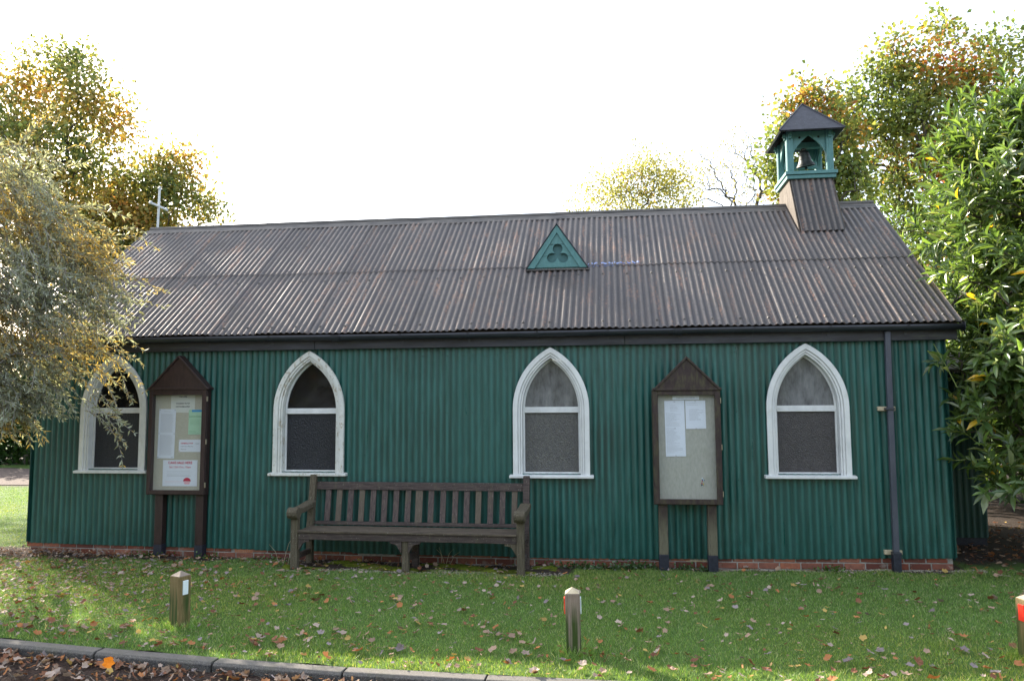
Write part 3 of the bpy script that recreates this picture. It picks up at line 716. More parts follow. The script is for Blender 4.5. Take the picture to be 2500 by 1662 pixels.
def spandrel(horizontal, sgn):
    """board with a pointed arch cut out of it"""
    half = (PX if horizontal else PY)-.047; N = 16; z_top = 5.69; zs = 5.34; za = 5.635
    R = (half*half+(za-zs)**2)/(2*half); V = []; F = []
    th = .03
    for i in range(2*N+1):
        t = -half+half*i/N; z = zs+(za-zs)*max(0, 1-abs(t)/half)**.62
        for yy_ in (0, th):
            for zz in (min(z, za), z_top): V.append((t, yy_, zz))
    for i in range(2*N):
        a = i*4; F += [(a, a+4, a+5, a+1), (a+2, a+3, a+7, a+6), (a, a+2, a+6, a+4), (a+1, a+5, a+7, a+3)]
    F += [(0, 1, 3, 2), (8*N, 8*N+2, 8*N+3, 8*N+1)]
    if horizontal: W_ = [(BC[0]+v[0], BC[1]+sgn*(PY+.012)-v[1]*sgn, v[2]) for v in V]
    else: W_ = [(BC[0]+sgn*(PX+.012)-v[1]*sgn, BC[1]+v[0], v[2]) for v in V]
    m2 = MB(); m2.add(W_, F); o = m2.build('arch_board', 'teal', bc)
    for s in (-1, 1):
        t = s*half*.58
        if horizontal: p = (BC[0]+t, BC[1]+sgn*(PY+.0125), 5.60); q = (p[0], p[1]+sgn*.003, p[2])
        else: p = (BC[0]+sgn*(PX+.0125), BC[1]+t, 5.60); q = (p[0]+sgn*.003, p[1], p[2])
        MB().tube([p, q], [.017, .017], 12).build('hole_shade_disc', 'dark', o)  # dark disc on the board face, a hole's shade as colour
for h in (True, False):
    for s in (-1, 1): spandrel(h, s)
box('headstock', 'teal', bc, (BC[0]-.23, BC[0]+.23, BC[1]-.035, BC[1]+.035, 5.53, 5.62), .005)
box('rear_beam', 'teal', bc, (BC[0]-.23, BC[0]+.23, BC[1]+.20, BC[1]+.24, 5.29, 5.40), .005)
# pyramid roof
ex, ey = .445, .50; ze, zt = 5.655, 6.205
prm = MB(); prm.add([(BC[0]-ex, BC[1]-ey, ze), (BC[0]+ex, BC[1]-ey, ze), (BC[0]+ex, BC[1]+ey, ze), (BC[0]-ex, BC[1]+ey, ze), (BC[0], BC[1], zt),
                     (BC[0]-ex+.02, BC[1]-ey+.02, ze-.018), (BC[0]+ex-.02, BC[1]-ey+.02, ze-.018), (BC[0]+ex-.02, BC[1]+ey-.02, ze-.018), (BC[0]-ex+.02, BC[1]+ey-.02, ze-.018), (BC[0], BC[1], zt-.10)],
                    [(0, 1, 4), (1, 2, 4), (2, 3, 4), (3, 0, 4), (1, 0, 5, 6), (2, 1, 6, 7), (3, 2, 7, 8), (0, 3, 8, 5), (6, 5, 9), (7, 6, 9), (8, 7, 9), (5, 8, 9)])
prm.build('pyramid_roof', 'pyramid', bc)
for dx, dy in ((-1, -1), (1, -1), (1, 1), (-1, 1)):
    MB().tube([(BC[0]+dx*ex, BC[1]+dy*ey, ze+.004), (BC[0], BC[1], zt+.006)], [.012, .010], 6).build('hip_roll', 'pyramid', bc)
MB().box(BC[0]-PX-.046, BC[0]+PX+.046, BC[1]-PY-.046, BC[1]+PY+.046, 5.692, 5.70).build('bellcote_ceiling', 'dark', bc)
# bell (hangs from the headstock)
bell = empty('bell', (BC[0]+.02, BC[1], 5.265)); tag(bell, 'small dark bronze bell hanging tilted inside the open bellcote', 'bell')
prof = [(.136, 0), (.13, .012), (.110, .04), (.09, .08), (.079, .13), (.074, .17), (.066, .205), (.045, .226), (0, .23)]
bb = MB().lathe([(.118, .004)]+prof, (0, 0, 0), 28).build('bell_body', 'bronze', bell, 0, True)
for rz, zz in ((.119, .028), (.083, .11), (.076, .165)):
    MB().lathe([(rz, -.004), (rz+.005, 0), (rz, .005)], (0, 0, zz), 28).build('bell_band', 'bronze', bell, 0, True)
MB().tube([(0, 0, .21), (0, 0, -.02)], [.007, .007], 6).tube([(0, 0, -.0), (0, 0, -.03), (0, 0, -.05)], [.01, .026, .01], 8).build('clapper', 'bronze', bell)
MB().box(-.016, .016, -.045, .045, .228, .265).box(-.04, .04, -.012, .012, .228, .255).build('crown_loops', 'bronze', bell, .004)
bell.rotation_euler = (math.radians(10), math.radians(-9), 0)

# annex beyond the right corner
V = []; F = []
xs = np.linspace(11.0, 12.06, 130)
for k, x in enumerate(xs):
    yv = 1.56+AMP*math.cos(2*PI*x/PITCHC); V += [(x, yv, .1), (x, yv, 2.2)]
    if k: F.append((2*k-2, 2*k, 2*k+1, 2*k-1))
me = rawmesh('annex_wall', V, F, True); me.attributes.new('crest', 'FLOAT', 'POINT')
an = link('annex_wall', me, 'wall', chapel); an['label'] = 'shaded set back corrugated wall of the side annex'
MB().hexa([(11.0, 1.40, 2.2), (12.2, 1.40, 2.2), (12.2, 1.40, 2.24), (11.0, 1.40, 2.24)], [(11.0, 3.9, 2.75), (12.2, 3.9, 2.75), (12.2, 3.9, 2.79), (11.0, 3.9, 2.79)]).build('annex_roof', 'capping', chapel)
V = []; F = []
for k, y in enumerate(np.linspace(1.56, 3.85, 200)):
    xv = 12.06+AMP*math.cos(2*PI*y/PITCHC); V += [(xv, y, .1), (xv, y, 2.2+(y-1.5)*.22)]
    if k: F.append((2*k-2, 2*k, 2*k+1, 2*k-1))
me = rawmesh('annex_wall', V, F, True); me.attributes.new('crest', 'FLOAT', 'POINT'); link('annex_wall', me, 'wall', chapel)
box('annex_plinth', 'bitumen', chapel, (11.0, 12.045, 1.575, 3.8, -.1, .12))

# ---------------------------------------------------------------- noticeboards
def _let(txt, x, y, z, size, mat, parent, align='CENTER', bold=0.):
    cu = bpy.data.curves.new('lettering', 'FONT'); cu.body = txt; cu.size = size; cu.align_x = align; cu.extrude = .0003; cu.offset = bold; cu.resolution_u = 2
    o = bpy.data.objects.new('lettering', cu); col.objects.link(o); cu.materials.append(M[mat]); o.parent = parent; o.location = (x, y, z); o.rotation_euler = (PI/2, 0, 0); return o
def sheet(cx, y, cz, w, h, mat, rot, label, cat='notice'):
    o = link('notice', MB().box(-w/2, w/2, -.0008, .0008, -h/2, h/2).mesh('notice'), mat, None, (cx, y, cz)); o.rotation_euler = (0, rot, 0)
    return tag(o, label, cat)
def lines(parent, x0, x1, z0, z1, n, mat='ink', ragged=.15, th=.0022):
    mb = MB()
    for i in range(n):
        z = z0+(z1-z0)*i/max(1, n-1); e = x1-(x1-x0)*random.uniform(0, ragged); x = x0
        while x < e:
            w = random.uniform(.006, .022); w = min(w, e-x); mb.box(x, x+w, -.0016, -.0011, z-th/2, z+th/2); x += w+.004
    return mb.build('print_lines', mat, parent)
def pins(parent, pts, mat='pintack'):
    for (x, z) in pts: MB().tube([(x, -.001, z), (x, -.007, z)], [.0045, .003], 8).build('push_pin', mat, parent)

def board(name, x0, x1, z0, z1, gx0_, gx1_, gz0_, gz1_, yf, depth, apex, eave, posts, mat, pin, label, zblack):
    b = empty(name, ((x0+x1)/2, yf+depth/2, -.03)); tag(b, label, 'noticeboard')
    inv = (-(x0+x1)/2, -(yf+depth/2), .03)
    def K(mbx, nm, mt, par=None, bev=.003):
        me = mbx.mesh(nm, bev)
        if par is None: me.transform(Matrix.Translation(inv)); return link(nm, me, mt, b)
        me.transform(Matrix.Translation(inv)); return link(nm, me, mt, par)
    yb = yf+depth
    K(MB().box(x0, gx0_-.012, yf+.02, yb, z0, z1).box(gx1_+.012, x1, yf+.02, yb, z0, z1).box(gx0_-.012, gx1_+.012, yf+.02, yb, z0, gz0_-.012).box(gx0_-.012, gx1_+.012, yf+.02, yb, gz1_+.012, z1), 'case', mat)
    K(MB().box(gx0_-.02, gx1_+.02, yb-.02, yb-.004, gz0_-.02, gz1_+.02), 'pinboard', pin, bev=0)
    dr = K(MB().box(x0+.006, gx0_, yf, yf+.019, z0+.006, z1-.006).box(gx1_, x1-.006, yf, yf+.019, z0+.006, z1-.006).box(gx0_+.0005, gx1_-.0005, yf+.0005, yf+.0185, z0+.006, gz0_).box(gx0_+.0005, gx1_-.0005, yf+.0005, yf+.0185, gz1_, z1-.006), 'door', mat)
    K(MB().box(gx0_-.004, gx1_+.004, yf+.011, yf+.015, gz0_-.004, gz1_+.004), 'glass', 'g_board', dr, 0)
    for z in (z0+.12, (z0+z1)/2, z1-.12): K(MB().box(x1-.004, x1+.004, yf+.004, yf+.03, z-.03, z+.03), 'hinge', 'steel', dr, .001)
    ex0, ex1, ez = eave; ax, az = apex
    K(MB().prism([(ex0+.03, ez+.004), (ex1-.03, ez+.004), (ax, az-.035)], 'y', yf-.004, yb), 'gable_panel', mat)
    K(MB().box(ex0+.004, ex1-.004, yf-.014, yb+.002, ez-.014, ez+.018), 'eave_rail', mat)
    for s, xe in ((-1, ex0), (1, ex1)):
        K(MB().prism([(xe, ez-.008), (ax, az), (ax, az-.032), (xe-s*.032, ez-.008)], 'y', yf-.022, yb+.012), 'roof_board', mat)
    for (pa, pb, pt) in posts:
        p = K(MB().box(pa, pb, yb-.045, yb+.05, zblack, pt), 'post', mat)
        K(MB().box(pa-.003, pb+.003, yb-.048, yb+.053, -.2, zblack-.0005), 'post_foot', 'bitumen', p)
    return b
board('noticeboard', 1.662, 2.425, .742, 2.025, 1.716, 2.362, .80, 1.955, -.17, .11, (2.05, 2.444), (1.648, 2.46, 2.030),
      [(1.755, 1.855, .742), (2.285, 2.385, .742)], 'board', 'pin_linen', 'dark brown pitched-roof noticeboard holding a cake sale poster, beside the willow', .135)
board('noticeboard', 7.792, 8.550, .688, 1.962, 7.858, 8.482, .752, 1.907, -.215, .09, (8.186, 2.345), (7.797, 8.566, 1.972),
      [(7.842, 7.942, .688), (8.378, 8.478, .688)], 'board_old', 'pin_grey', 'weathered brown noticeboard with two white papers on grey backing, near the right window', .135)
YN = -.0815   # paper plane, left board
p = sheet(2.066, YN, 1.846, .315, .213, 'cream', 0, 'cream heading sheet at the top of the left noticeboard reading WARREN ROW NOTICEBOARD')
_let('WELCOME', 0, -.001, .083, .022, 'inkdark', p, bold=.0006); _let('WARREN ROW', 0, -.001, -.004, .026, 'inkdark', p, bold=.0006); _let('NOTICEBOARD', 0, -.001, -.042, .026, 'inkdark', p, bold=.0006)
p = sheet(1.865, YN-.003, 1.481, .222, .606, 'paper', math.radians(.8), 'tall white closely typed paper down the left side of the left noticeboard')
_let('Parish Council', 0, -.001, .268, .013, 'ink', p); lines(p, -.085, .085, .24, .02, 24); lines(p, -.085, .085, -.02, -.26, 26); pins(p, [(-.1, .29), (.1, .29), (-.1, 0), (.1, 0), (-.1, -.29), (.085, -.29)])
p = sheet(2.244, YN-.002, 1.622, .19, .305, 'mint', 0, 'pale green poster with a blue strip at the right of the left noticeboard')
MB().box(-.055, .095, -.0016, -.0009, .124, .150).build('blue_strip', 'blue', p); _let('Let it Grow', 0, -.001, .058, .036, 'inkgreen', p); lines(p, -.07, .07, .03, -.03, 5, 'inkgreen')
lines(p, -.08, .08, -.11, -.14, 3, 'inkgreen', .6)
p = sheet(2.18, YN-.002, 1.332, .30, .150, 'paper', 0, 'small landscape defibrillator notice with red heading in the left noticeboard')
_let('DEFIBRILLATOR', -.125, -.001, .022, .023, 'red', p, 'LEFT', .0006); _let('available', .065, -.001, .022, .016, 'inkdark', p, 'LEFT'); _let('outside the coffee shop', -.125, -.001, -.012, .017, 'inkdark', p, 'LEFT'); _let('Thank you', -.125, -.001, -.048, .017, 'inkdark', p, 'LEFT')
pins(p, [(-.14, .063), (.14, .063), (-.14, -.063), (.14, -.063)], 'red')
p = sheet(2.056, YN-.002, .999, .452, .318, 'paper', 0, 'white CAKE SALE HERE poster with red lettering at the foot of the left noticeboard')
_let('CAKE SALE HERE', 0, -.001, .112, .042, 'red', p, bold=.0012); _let('Sat 12th Oct, 10am', 0, -.001, .062, .036, 'red', p, bold=.0003)
lines(p, -.17, .17, .025, .005, 2, 'ink'); lines(p, -.17, .17, -.02, -.036, 2, 'inkdark'); lines(p, -.19, .06, -.1, -.116, 2, 'pink')
ck = MB().prism([(.095+.05*math.cos(a), -.10+.046*max(0, math.sin(a))) for a in np.linspace(0, PI, 12)], 'y', -.0018, -.0009).build('cupcake_print', 'red', p)
MB().prism([(.052, -.105), (.138, -.105), (.126, -.135), (.064, -.135)], 'y', -.0018, -.0009).build('cupcake_case', 'pink', ck)
YR = -.1475
p = sheet(8.173, YR, 1.877, .296, .044, 'paper', 0, 'narrow white heading strip at the top of the right noticeboard'); _let('PARISH COUNCIL', 0, -.001, -.01, .026, 'ink', p)
p = sheet(8.047, YR-.001, 1.532, .222, .626, 'paper', math.radians(-.6), 'long white two-page agenda paper on the left of the right noticeboard')
lines(p, -.05, .05, .26, .2, 5, 'ink', .3); lines(p, -.095, .09, .17, .03, 12, 'ink', .6); lines(p, -.095, .09, .0, -.27, 22, 'ink', .6); pins(p, [(0, .30), (0, 0), (0, -.305)], 'inkdark')
p = sheet(8.278, YR-.001, 1.686, .222, .316, 'paper', math.radians(-.6), 'shorter white paper pinned beside the long one in the right noticeboard')
lines(p, -.095, .06, .13, .11, 2, 'ink', .4); lines(p, -.07, .09, .06, -.06, 12, 'ink', .5); pins(p, [(0, .15), (0, -.155)], 'inkdark')
pt = empty('push_pins', (8.337, YR, .94)); tag(pt, 'cluster of small coloured push pins low in the right noticeboard', 'push pins')
for i in range(11):
    MB().tube([(0, 0, 0), (0, -.010, 0)], [.007, .005], 8).build('push_pin', random.choice(['reflw', 'yellow', 'blue', 'red', 'pintack', 'reflw']), pt).location = (random.uniform(-.02, .02), 0, random.uniform(-.045, .045))

def unfont():
    dg = bpy.context.evaluated_depsgraph_get()
    for o in [q for q in bpy.data.objects if q.type == 'FONT']:
        me = bpy.data.meshes.new_from_object(o.evaluated_get(dg)); n2 = link('lettering', me, None, o.parent); n2.location = o.location; n2.rotation_euler = o.rotation_euler; bpy.data.objects.remove(o)
unfont()
# ---------------------------------------------------------------- bench
bn = empty('bench', (3.715, -.605, -.02), math.radians(-1.7)); tag(bn, 'long weathered dark timber bench with a slatted back against the green wall', 'bench')
BL = 2.665; D = .49
def bb_(name, mat, mbx, bev=.006): return link(name, mbx.mesh(name, bev, seg=2), mat, bn)
for x in (0, BL-.082):
    fl = bb_('front_leg', 'bench_grey', MB().box(x, x+.082, 0, .075, -.06, .585))
    # rear post: upright to the seat then raked back
    bb_('rear_post', 'bench_grey' if x == 0 else 'bench', MB().prism([(.415, -.06), (.485, -.06), (.488, .36), (.565, .98), (.545, 1.015), (.51, 1.01), (.415, .42)], 'x', x+.004, x+.078))
    arm = []
    P_ = [(.43, .705), (.50, .70)]
    a_t = [(-.055, .672), (-.02, .690), (.03, .680), (.14, .672), (.30, .690), (.475, .712)]
    a_b = [(.475, .640), (.30, .628), (.16, .610), (.09, .612), (.06, .596), (.04, .572), (.0, .558), (-.045, .568), (-.072, .60), (-.078, .64)]
    bb_('armrest', 'bench_grey', MB().prism(a_t+a_b, 'x', x-.022, x+.10), .012)
    bb_('side_rail', 'bench', MB().box(x+.02, x+.062, .0755, .414, .10, .16)); bb_('seat_side_rail', 'bench', MB().box(x+.02, x+.062, .0755, .414, .325, .395))
xm = BL/2-.04
bb_('middle_front_leg', 'bench_grey', MB().box(xm, xm+.075, .03, .10, -.06, .326)); bb_('middle_rear_leg', 'bench', MB().box(xm+.0, xm+.075, .42, .49, -.06, .33))
bb_('side_rail', 'bench', MB().box(xm+.015, xm+.06, .1005, .4195, .10, .155))
bb_('front_rail', 'bench', MB().box(.083, BL-.083, .012, .055, .328, .408)); bb_('rear_rail', 'bench', MB().box(.083, BL-.083, .425, .465, .335, .405))
for i in range(5):
    y0 = -.008+i*.083; dx = .083 if i in (0,) else .03
    bb_('seat_slat', 'bench_seat', MB().box(.0835 if i in (0, 4) else .083, BL-.083, y0+(.0 if i else .0), y0+.070, .4095, .431), .005)
# back: top rail, lower rail, slats in the raked plane
def rake(z): return .46+(z-.42)*(.09/.56)
def raked(x0, x1, z0, z1, t, off=0): return MB().prism([(rake(z0)+off, z0), (rake(z0)+off+t, z0), (rake(z1)+off+t, z1), (rake(z1)+off, z1)], 'x', x0, x1)
bb_('top_rail', 'bench', raked(.079, BL-.079, .835, .925, .045)); bb_('lower_back_rail', 'bench', raked(.079, BL-.079, .432, .47, .045))
sm = [3.937, 4.075, 4.218, 4.357, 4.497, 4.638, 4.78, 4.924, 5.058, 5.203, 5.347, 5.492, 5.63, 5.768, 5.91, 6.051, 6.192]
for i, x in enumerate(sm):
    xx = x-3.715+.01; w = .036 if i != 8 else .045
    bb_('back_slat', 'bench_v', raked(xx-w+.0, xx+w-.006, .471, .834, .018, .012), .003)
def bracket(x, s):
    pts = [(x, .326), (x+s*.14, .326), (x+s*.13, .305), (x+s*.08, .298), (x+s*.05, .28), (x+s*.035, .25), (x+s*.012, .215), (x, .20)]
    return MB().prism([(p[0], p[1]) for p in pts], 'y', .018, .05)
for x, s in ((.083, 1), (BL-.083, -1), (xm-.001, -1), (xm+.076, 1)): bb_('corner_bracket', 'bench_grey' if x > 2 else 'bench', bracket(x, s), .003)

# ---------------------------------------------------------------- bollards
def bollard(x, y, rz, h, w, tilt, mat, capmat, label, refl):
    b = empty('wooden_bollard', (x, y, -.032), rz); tag(b, label, 'bollard', 'timber bollards along the kerb')
    b.rotation_euler = (tilt[0], tilt[1], rz); k = w/2
    sh = MB().hexa([(-k, -k, -.2), (k, -k, -.2), (k, k, -.2), (-k, k, -.2)], [(-k, -k, h), (k, -k, h), (k, k, h), (-k, k, h)])
    link('shaft', sh.mesh('shaft', .004), mat, b)
    cp = MB(); cp.add([(-k, -k, h+.0005), (k, -k, h+.0005), (k, k, h+.0005), (-k, k, h+.0005), (0, 0, h+.04)], [(0, 3, 2, 1), (0, 1, 4), (1, 2, 4), (2, 3, 4), (3, 0, 4)])
    link('weathered_cap', cp.mesh('weathered_cap', .003), capmat, b)
    for sx, mt in refl:
        link('reflector', MB().box(sx*(k+.0005), sx*(k+.009), -.026, .026, h-.15, h-.035).mesh('reflector', .002), mt, b)
    return b
bollard(3.742, -2.905, math.radians(-22), .43, .118, (.01, .008), 'bollard_new', 'bollard_grey', 'squat olive brown bollard streaked green with a white reflector, in front of the left noticeboard', [(1, 'reflw'), (-1, 'reflr')])
bollard(7.033, -3.235, math.radians(2), .445, .108, (.012, -.02), 'bollard_grey', 'cutend', 'grey grained bollard with a pale cut top, red and white strips, midway along the kerb', [(1, 'reflw'), (-1, 'reflr')])
bollard(10.255, -3.045, math.radians(16), .43, .115, (.01, .0), 'bollard_new', 'cutend', 'yellowish bollard cut off by the right edge, red reflector facing the lawn', [(1, 'reflw'), (-1, 'reflr')])

# ---------------------------------------------------------------- foliage machinery
def basis(D_, up=None):
    D_ = D_/np.linalg.norm(D_, axis=1, keepdims=True)
    R_ = RNG.normal(size=D_.shape) if up is None else up
    S_ = np.cross(D_, R_); S_ /= np.linalg.norm(S_, axis=1, keepdims=True)+1e-9
    return D_, S_, np.cross(S_, D_)
DIAMOND = (np.array([[0, 0, 0], [-.5, .45, .12], [.5, .45, .12], [0, 1, -.05]]), np.array([[0, 2, 3], [0, 3, 1]]))
OAK = (np.array([[0, 0, 0], [-.28, .25, .05], [.28, .25, .05], [-.5, .62, .12], [.5, .62, .12], [0, 1, -.02], [0, .55, 0]]), np.array([[0, 2, 6], [2, 4, 6], [4, 5, 6], [5, 3, 6], [3, 1, 6], [1, 0, 6]]))
LAU = (np.array([[0, 0, 0], [-.42, .3, .10], [0, .3, .0], [.42, .3, .10], [-.46, .65, .06], [0, .65, -.05], [.46, .65, .06], [0, 1, -.16]]),
       np.array([[0, 3, 2], [0, 2, 1], [1, 2, 5], [1, 5, 4], [2, 3, 6], [2, 6, 5], [4, 5, 7], [5, 6, 7]]))
def scatter(name, P_, D_, length, width, cols, mat, parent, tmpl=DIAMOND, up=None, kind='stuff', smooth=False):
    """one mesh of template leaves at P_ growing along D_"""
    TV, TF = tmpl; N_ = len(P_); d, s, n_ = basis(D_, up); length = np.broadcast_to(length, (N_,))[:, None]; width = np.broadcast_to(width, (N_,))[:, None]
    V = np.empty((N_, len(TV), 3))
    for i, (a, b, c) in enumerate(TV): V[:, i] = P_+s*(a*width)+d*(b*length)+n_*(c*length*.9)
    F = (TF[None]+(np.arange(N_)*len(TV))[:, None, None]).reshape(-1, 3)
    o = link(name, npmesh(name, V.reshape(-1, 3), F, np.repeat(cols, len(TV), 0), smooth), mat, parent)
    if kind: o['kind'] = kind
    return o
def palette(N_, pal, P_=None, jitter=.25, scale=.9):
    """pal: list of (rgb, weight); P_ makes colours cluster in clumps"""
    w = np.array([p[1] for p in pal], float); w /= w.sum(); c = np.array([p[0] for p in pal])
    u = RNG.random(N_)
    if P_ is not None:
        ph = np.sin(P_[:, 0]*2.1*scale+1)*np.sin(P_[:, 1]*1.7*scale)+np.sin(P_[:, 2]*2.5*scale+P_[:, 0]*scale)
        u = np.clip(.5*u+.5*(ph*.3+.5), 0, .999)
    idx = np.searchsorted(np.cumsum(w), u).clip(0, len(pal)-1)
    return np.clip(c[idx]*(1+RNG.normal(size=(N_, 1))*jitter), .003, 1)
def skeleton(base, top, centres, rtrunk, rtwig=.012, bend=.18, k=5, step=3):
    """branches: each centre joins the nearest node of what has grown so far"""
    nodes = []; par = []
    T = 7
    for i in range(T+1):
        t = i/T; nodes.append(np.array(base)*(1-t)+np.array(top)*t+np.array([RNG.normal()*.04, RNG.normal()*.04, 0])*(0 < i < T)); par.append(i-1)
    order = np.argsort(np.linalg.norm(centres-np.array(top)*.6-np.array(base)*.4, axis=1))
    depth = [np.linalg.norm(n_-nodes[0]) for n_ in nodes]
    for ci in order:
        c = centres[ci]; A = np.array(nodes); dd = np.linalg.norm(A-c, axis=1); dz = np.maximum(0, A[:, 2]-c[2])
        cost = dd+.25*np.array(depth)+.8*dz; cost[:2] += 3; j = int(cost.argmin()); a = A[j]; L_ = dd[j]; pj = j
        for q in range(1, step+1):
            t = q/step; p = a+(c-a)*t; p = p+RNG.normal(size=3)*L_*.05*(q < step); p[2] += bend*L_*math.sin(PI*t)*.5
            nodes.append(p); par.append(pj); depth.append(depth[pj]+L_/step); pj = len(nodes)-1
    n_ = len(nodes); w = np.zeros(n_); child = [[] for _ in range(n_)]
    for i in range(n_):
        if par[i] >= 0: child[par[i]].append(i)
    for i in range(n_-1, -1, -1):
        w[i] = w[i] if child[i] else 1.
        if par[i] >= 0: w[par[i]] += w[i]
    rad = rtwig*w**.55
    rad = np.minimum(rad, rtrunk)
    return nodes, par, rad
def wood(name, skel, mat, parent, k=5):
    nodes, par, rad = skel; V = []; F = []
    A = np.array(nodes); P_ = np.array(par); I = np.where(P_ >= 0)[0]; a = A[P_[I]]; b = A[I]; d = b-a
    d, s, n_ = basis(d, np.tile([[.31, .17, .93]], (len(I), 1)))
    r0_ = np.minimum(rad[P_[I]], rad[I]*1.5); r1_ = rad[I]
    ang = np.arange(k)/k*2*PI
    ringA = a[:, None]+(s[:, None]*np.cos(ang)[None, :, None]+n_[:, None]*np.sin(ang)[None, :, None])*r0_[:, None, None]
    ringB = b[:, None]+(s[:, None]*np.cos(ang)[None, :, None]+n_[:, None]*np.sin(ang)[None, :, None])*r1_[:, None, None]
    V = np.concatenate([ringA, ringB], 1).reshape(-1, 3); T = []
    for j in range(k): j2 = (j+1) % k; T += [[j, j2, k+j2], [j, k+j2, k+j]]
    F = (np.array(T)[None]+(np.arange(len(I))*2*k)[:, None, None]).reshape(-1, 3)
    return link(name, npmesh(name, V, F, smooth=True), mat, parent)
def pts_in(blobs, n_, shell=.35, yext=1.):
    B_ = np.array(blobs); w = B_[:, 3]**2.4; idx = RNG.choice(len(B_), n_, p=w/w.sum())
    d = RNG.normal(size=(n_, 3)); d /= np.linalg.norm(d, axis=1, keepdims=True); r = RNG.random(n_)**shell
    return B_[idx, :3]+d*(r*B_[idx, 3])[:, None]*np.array([1, yext, 1])
def tree(name, label, blobs, base, top, ncl, per, spread, leaf, pal, rtrunk, twig=.012, mat='leaf', bark='bark', cat='tree', group=None, tmpl=DIAMOND, yext=1., bend=.18, droop=.3, jitter=.22, twigs=0):
    t = empty(name, base); tag(t, label, cat, group); inv = np.array(base)
    C_ = pts_in(blobs, ncl, .45, yext)-inv
    sk = skeleton(np.zeros(3), np.array(top)-inv, C_, rtrunk, twig, bend)
    wood('trunk', sk, bark, t)
    if per:
        c = np.repeat(C_, per, 0); P_ = c+RNG.normal(size=c.shape)*spread
        D_ = (P_-c)*1.2/spread+RNG.normal(size=c.shape)*.8; D_[:, 2] -= droop
        L_ = leaf*RNG.uniform(.65, 1.25, len(P_))
        scatter('crown', P_, D_, L_, L_*.75, palette(len(P_), pal, P_+inv, jitter), mat, t, tmpl)
    return t, sk

MAPLE1 = [(-11.3, 13.0, 10.63, 1.45), (-10.66, 13.0, 12.23, 1.26), (-10.07, 13.5, 13.11, 0.81), (-11.42, 12.5, 12.47, 0.78), (-8.91, 13.0, 11.72, 1.11), (-8.04, 13.0, 11.0, 0.78), (-9.56, 13.0, 10.41, 1.7), (-11.2, 13.0, 8.87, 1.58), (-9.57, 13.5, 8.68, 1.46), (-8.12, 13.0, 9.54, 0.65), (-14.58, 14.0, 10.87, 2.79), (-10.56, 13.0, 13.19, 0.53), (-13.63, 13.5, 12.77, 1.24), (-7.78, 13.0, 11.66, 0.33), (-10, 13, 6.8, 1.6)]
MAPLE2 = [(-7.67, 15.0, 9.29, 1.05), (-6.95, 15.0, 9.98, 0.7), (-8.7, 15.0, 8.77, 1.26), (-6.46, 15.0, 8.68, 0.76), (-9.1, 15.0, 7.5, 1.54), (-5.86, 15.0, 8.16, 0.55), (-7.91, 15.0, 7.88, 1.25), (-7.41, 15.0, 10.36, 0.42), (-10.29, 15.0, 7.11, 1.54), (-8.31, 15.0, 10.47, 0.42), (-10.66, 15.0, 8.55, 1.27), (-8, 15, 6, 1.4)]
PALE = [(6.93, 24.0, 11.07, 0.8), (7.99, 24.0, 11.21, 0.97), (8.71, 24.0, 11.9, 0.97), (9.41, 24.0, 12.23, 0.88), (10.26, 24.0, 11.47, 0.97), (7.65, 24.0, 11.77, 0.71), (5.86, 24.0, 10.57, 0.54), (9.21, 24.0, 11.16, 1.06), (10.07, 24.0, 10.76, 0.79), (10.75, 24.0, 10.56, 0.53), (8.2, 24, 9.6, 1.8), (6.5, 24, 9.2, 1.2), (10.2, 24, 9.2, 1.4)]
BARE = [(12.25, 26.0, 11.98, 0.93), (13.18, 26.0, 12.7, 1.29), (14.09, 26.0, 13.22, 0.92), (12.84, 26.0, 13.66, 0.74), (14.59, 26.0, 12.07, 1.1), (11.73, 26.0, 12.77, 0.56), (13.68, 26.0, 11.73, 1.11), (13.5, 26, 10.2, 1.3), (11.3, 26, 11.8, .9), (11.6, 26, 13.2, .6), (15.0, 26, 13.2, .9), (15.4, 26, 11.6, .9), (13.6, 26, 14.2, .6)]
OAK1 = [(11.27, 8.5, 7.87, 0.51), (11.07, 8.5, 7.21, 0.46), (11.65, 8.5, 8.51, 0.42), (11.93, 8.5, 8.78, 0.42), (12.07, 8.5, 7.92, 0.64), (11.2, 8.5, 8.54, 0.28), (12.5, 8.5, 7.62, 0.64), (11.86, 8.5, 6.99, 0.73), (12.54, 8.5, 6.68, 0.64), (11.49, 8.5, 6.63, 0.5), (12.27, 8.5, 8.48, 0.46), (12.02, 8.5, 9.06, 0.23), (12.3, 8.6, 5.6, .9)]
OAK2 = [(13.57, 10.0, 9.62, 0.65), (14.26, 10.0, 10.29, 0.5), (14.4, 10.0, 9.16, 0.99), (15.3, 10.0, 10.53, 0.49), (15.42, 10.0, 11.04, 0.25), (15.36, 10.0, 9.71, 0.89), (13.52, 10.0, 8.39, 0.89), (14.62, 10.0, 8.03, 0.98), (15.77, 10.0, 8.88, 0.98), (16.36, 10.0, 9.65, 0.68), (16.68, 10.0, 10.44, 0.49), (14.11, 10.0, 6.95, 0.88), (14.82, 10.0, 6.33, 0.87), (15.69, 10.0, 7.28, 1.07), (17.03, 10.0, 10.11, 0.58), (14.76, 10.0, 5.15, 0.87), (14.37, 10.0, 10.7, 0.2), (17.12, 10.0, 8.6, 0.87), (13.27, 10.0, 9.22, 0.3), (13.78, 10.0, 5.97, 0.59), (15.5, 10, 4, 1.3)]
P_MAPLE = [((.46, .23, .07), .14), ((.44, .31, .08), .22), ((.31, .29, .09), .22), ((.18, .23, .085), .24), ((.12, .175, .08), .18)]
P_OAK = [((.44, .15, .045), .14), ((.40, .24, .06), .14), ((.23, .26, .07), .27), ((.16, .22, .06), .27), ((.10, .155, .05), .18)]
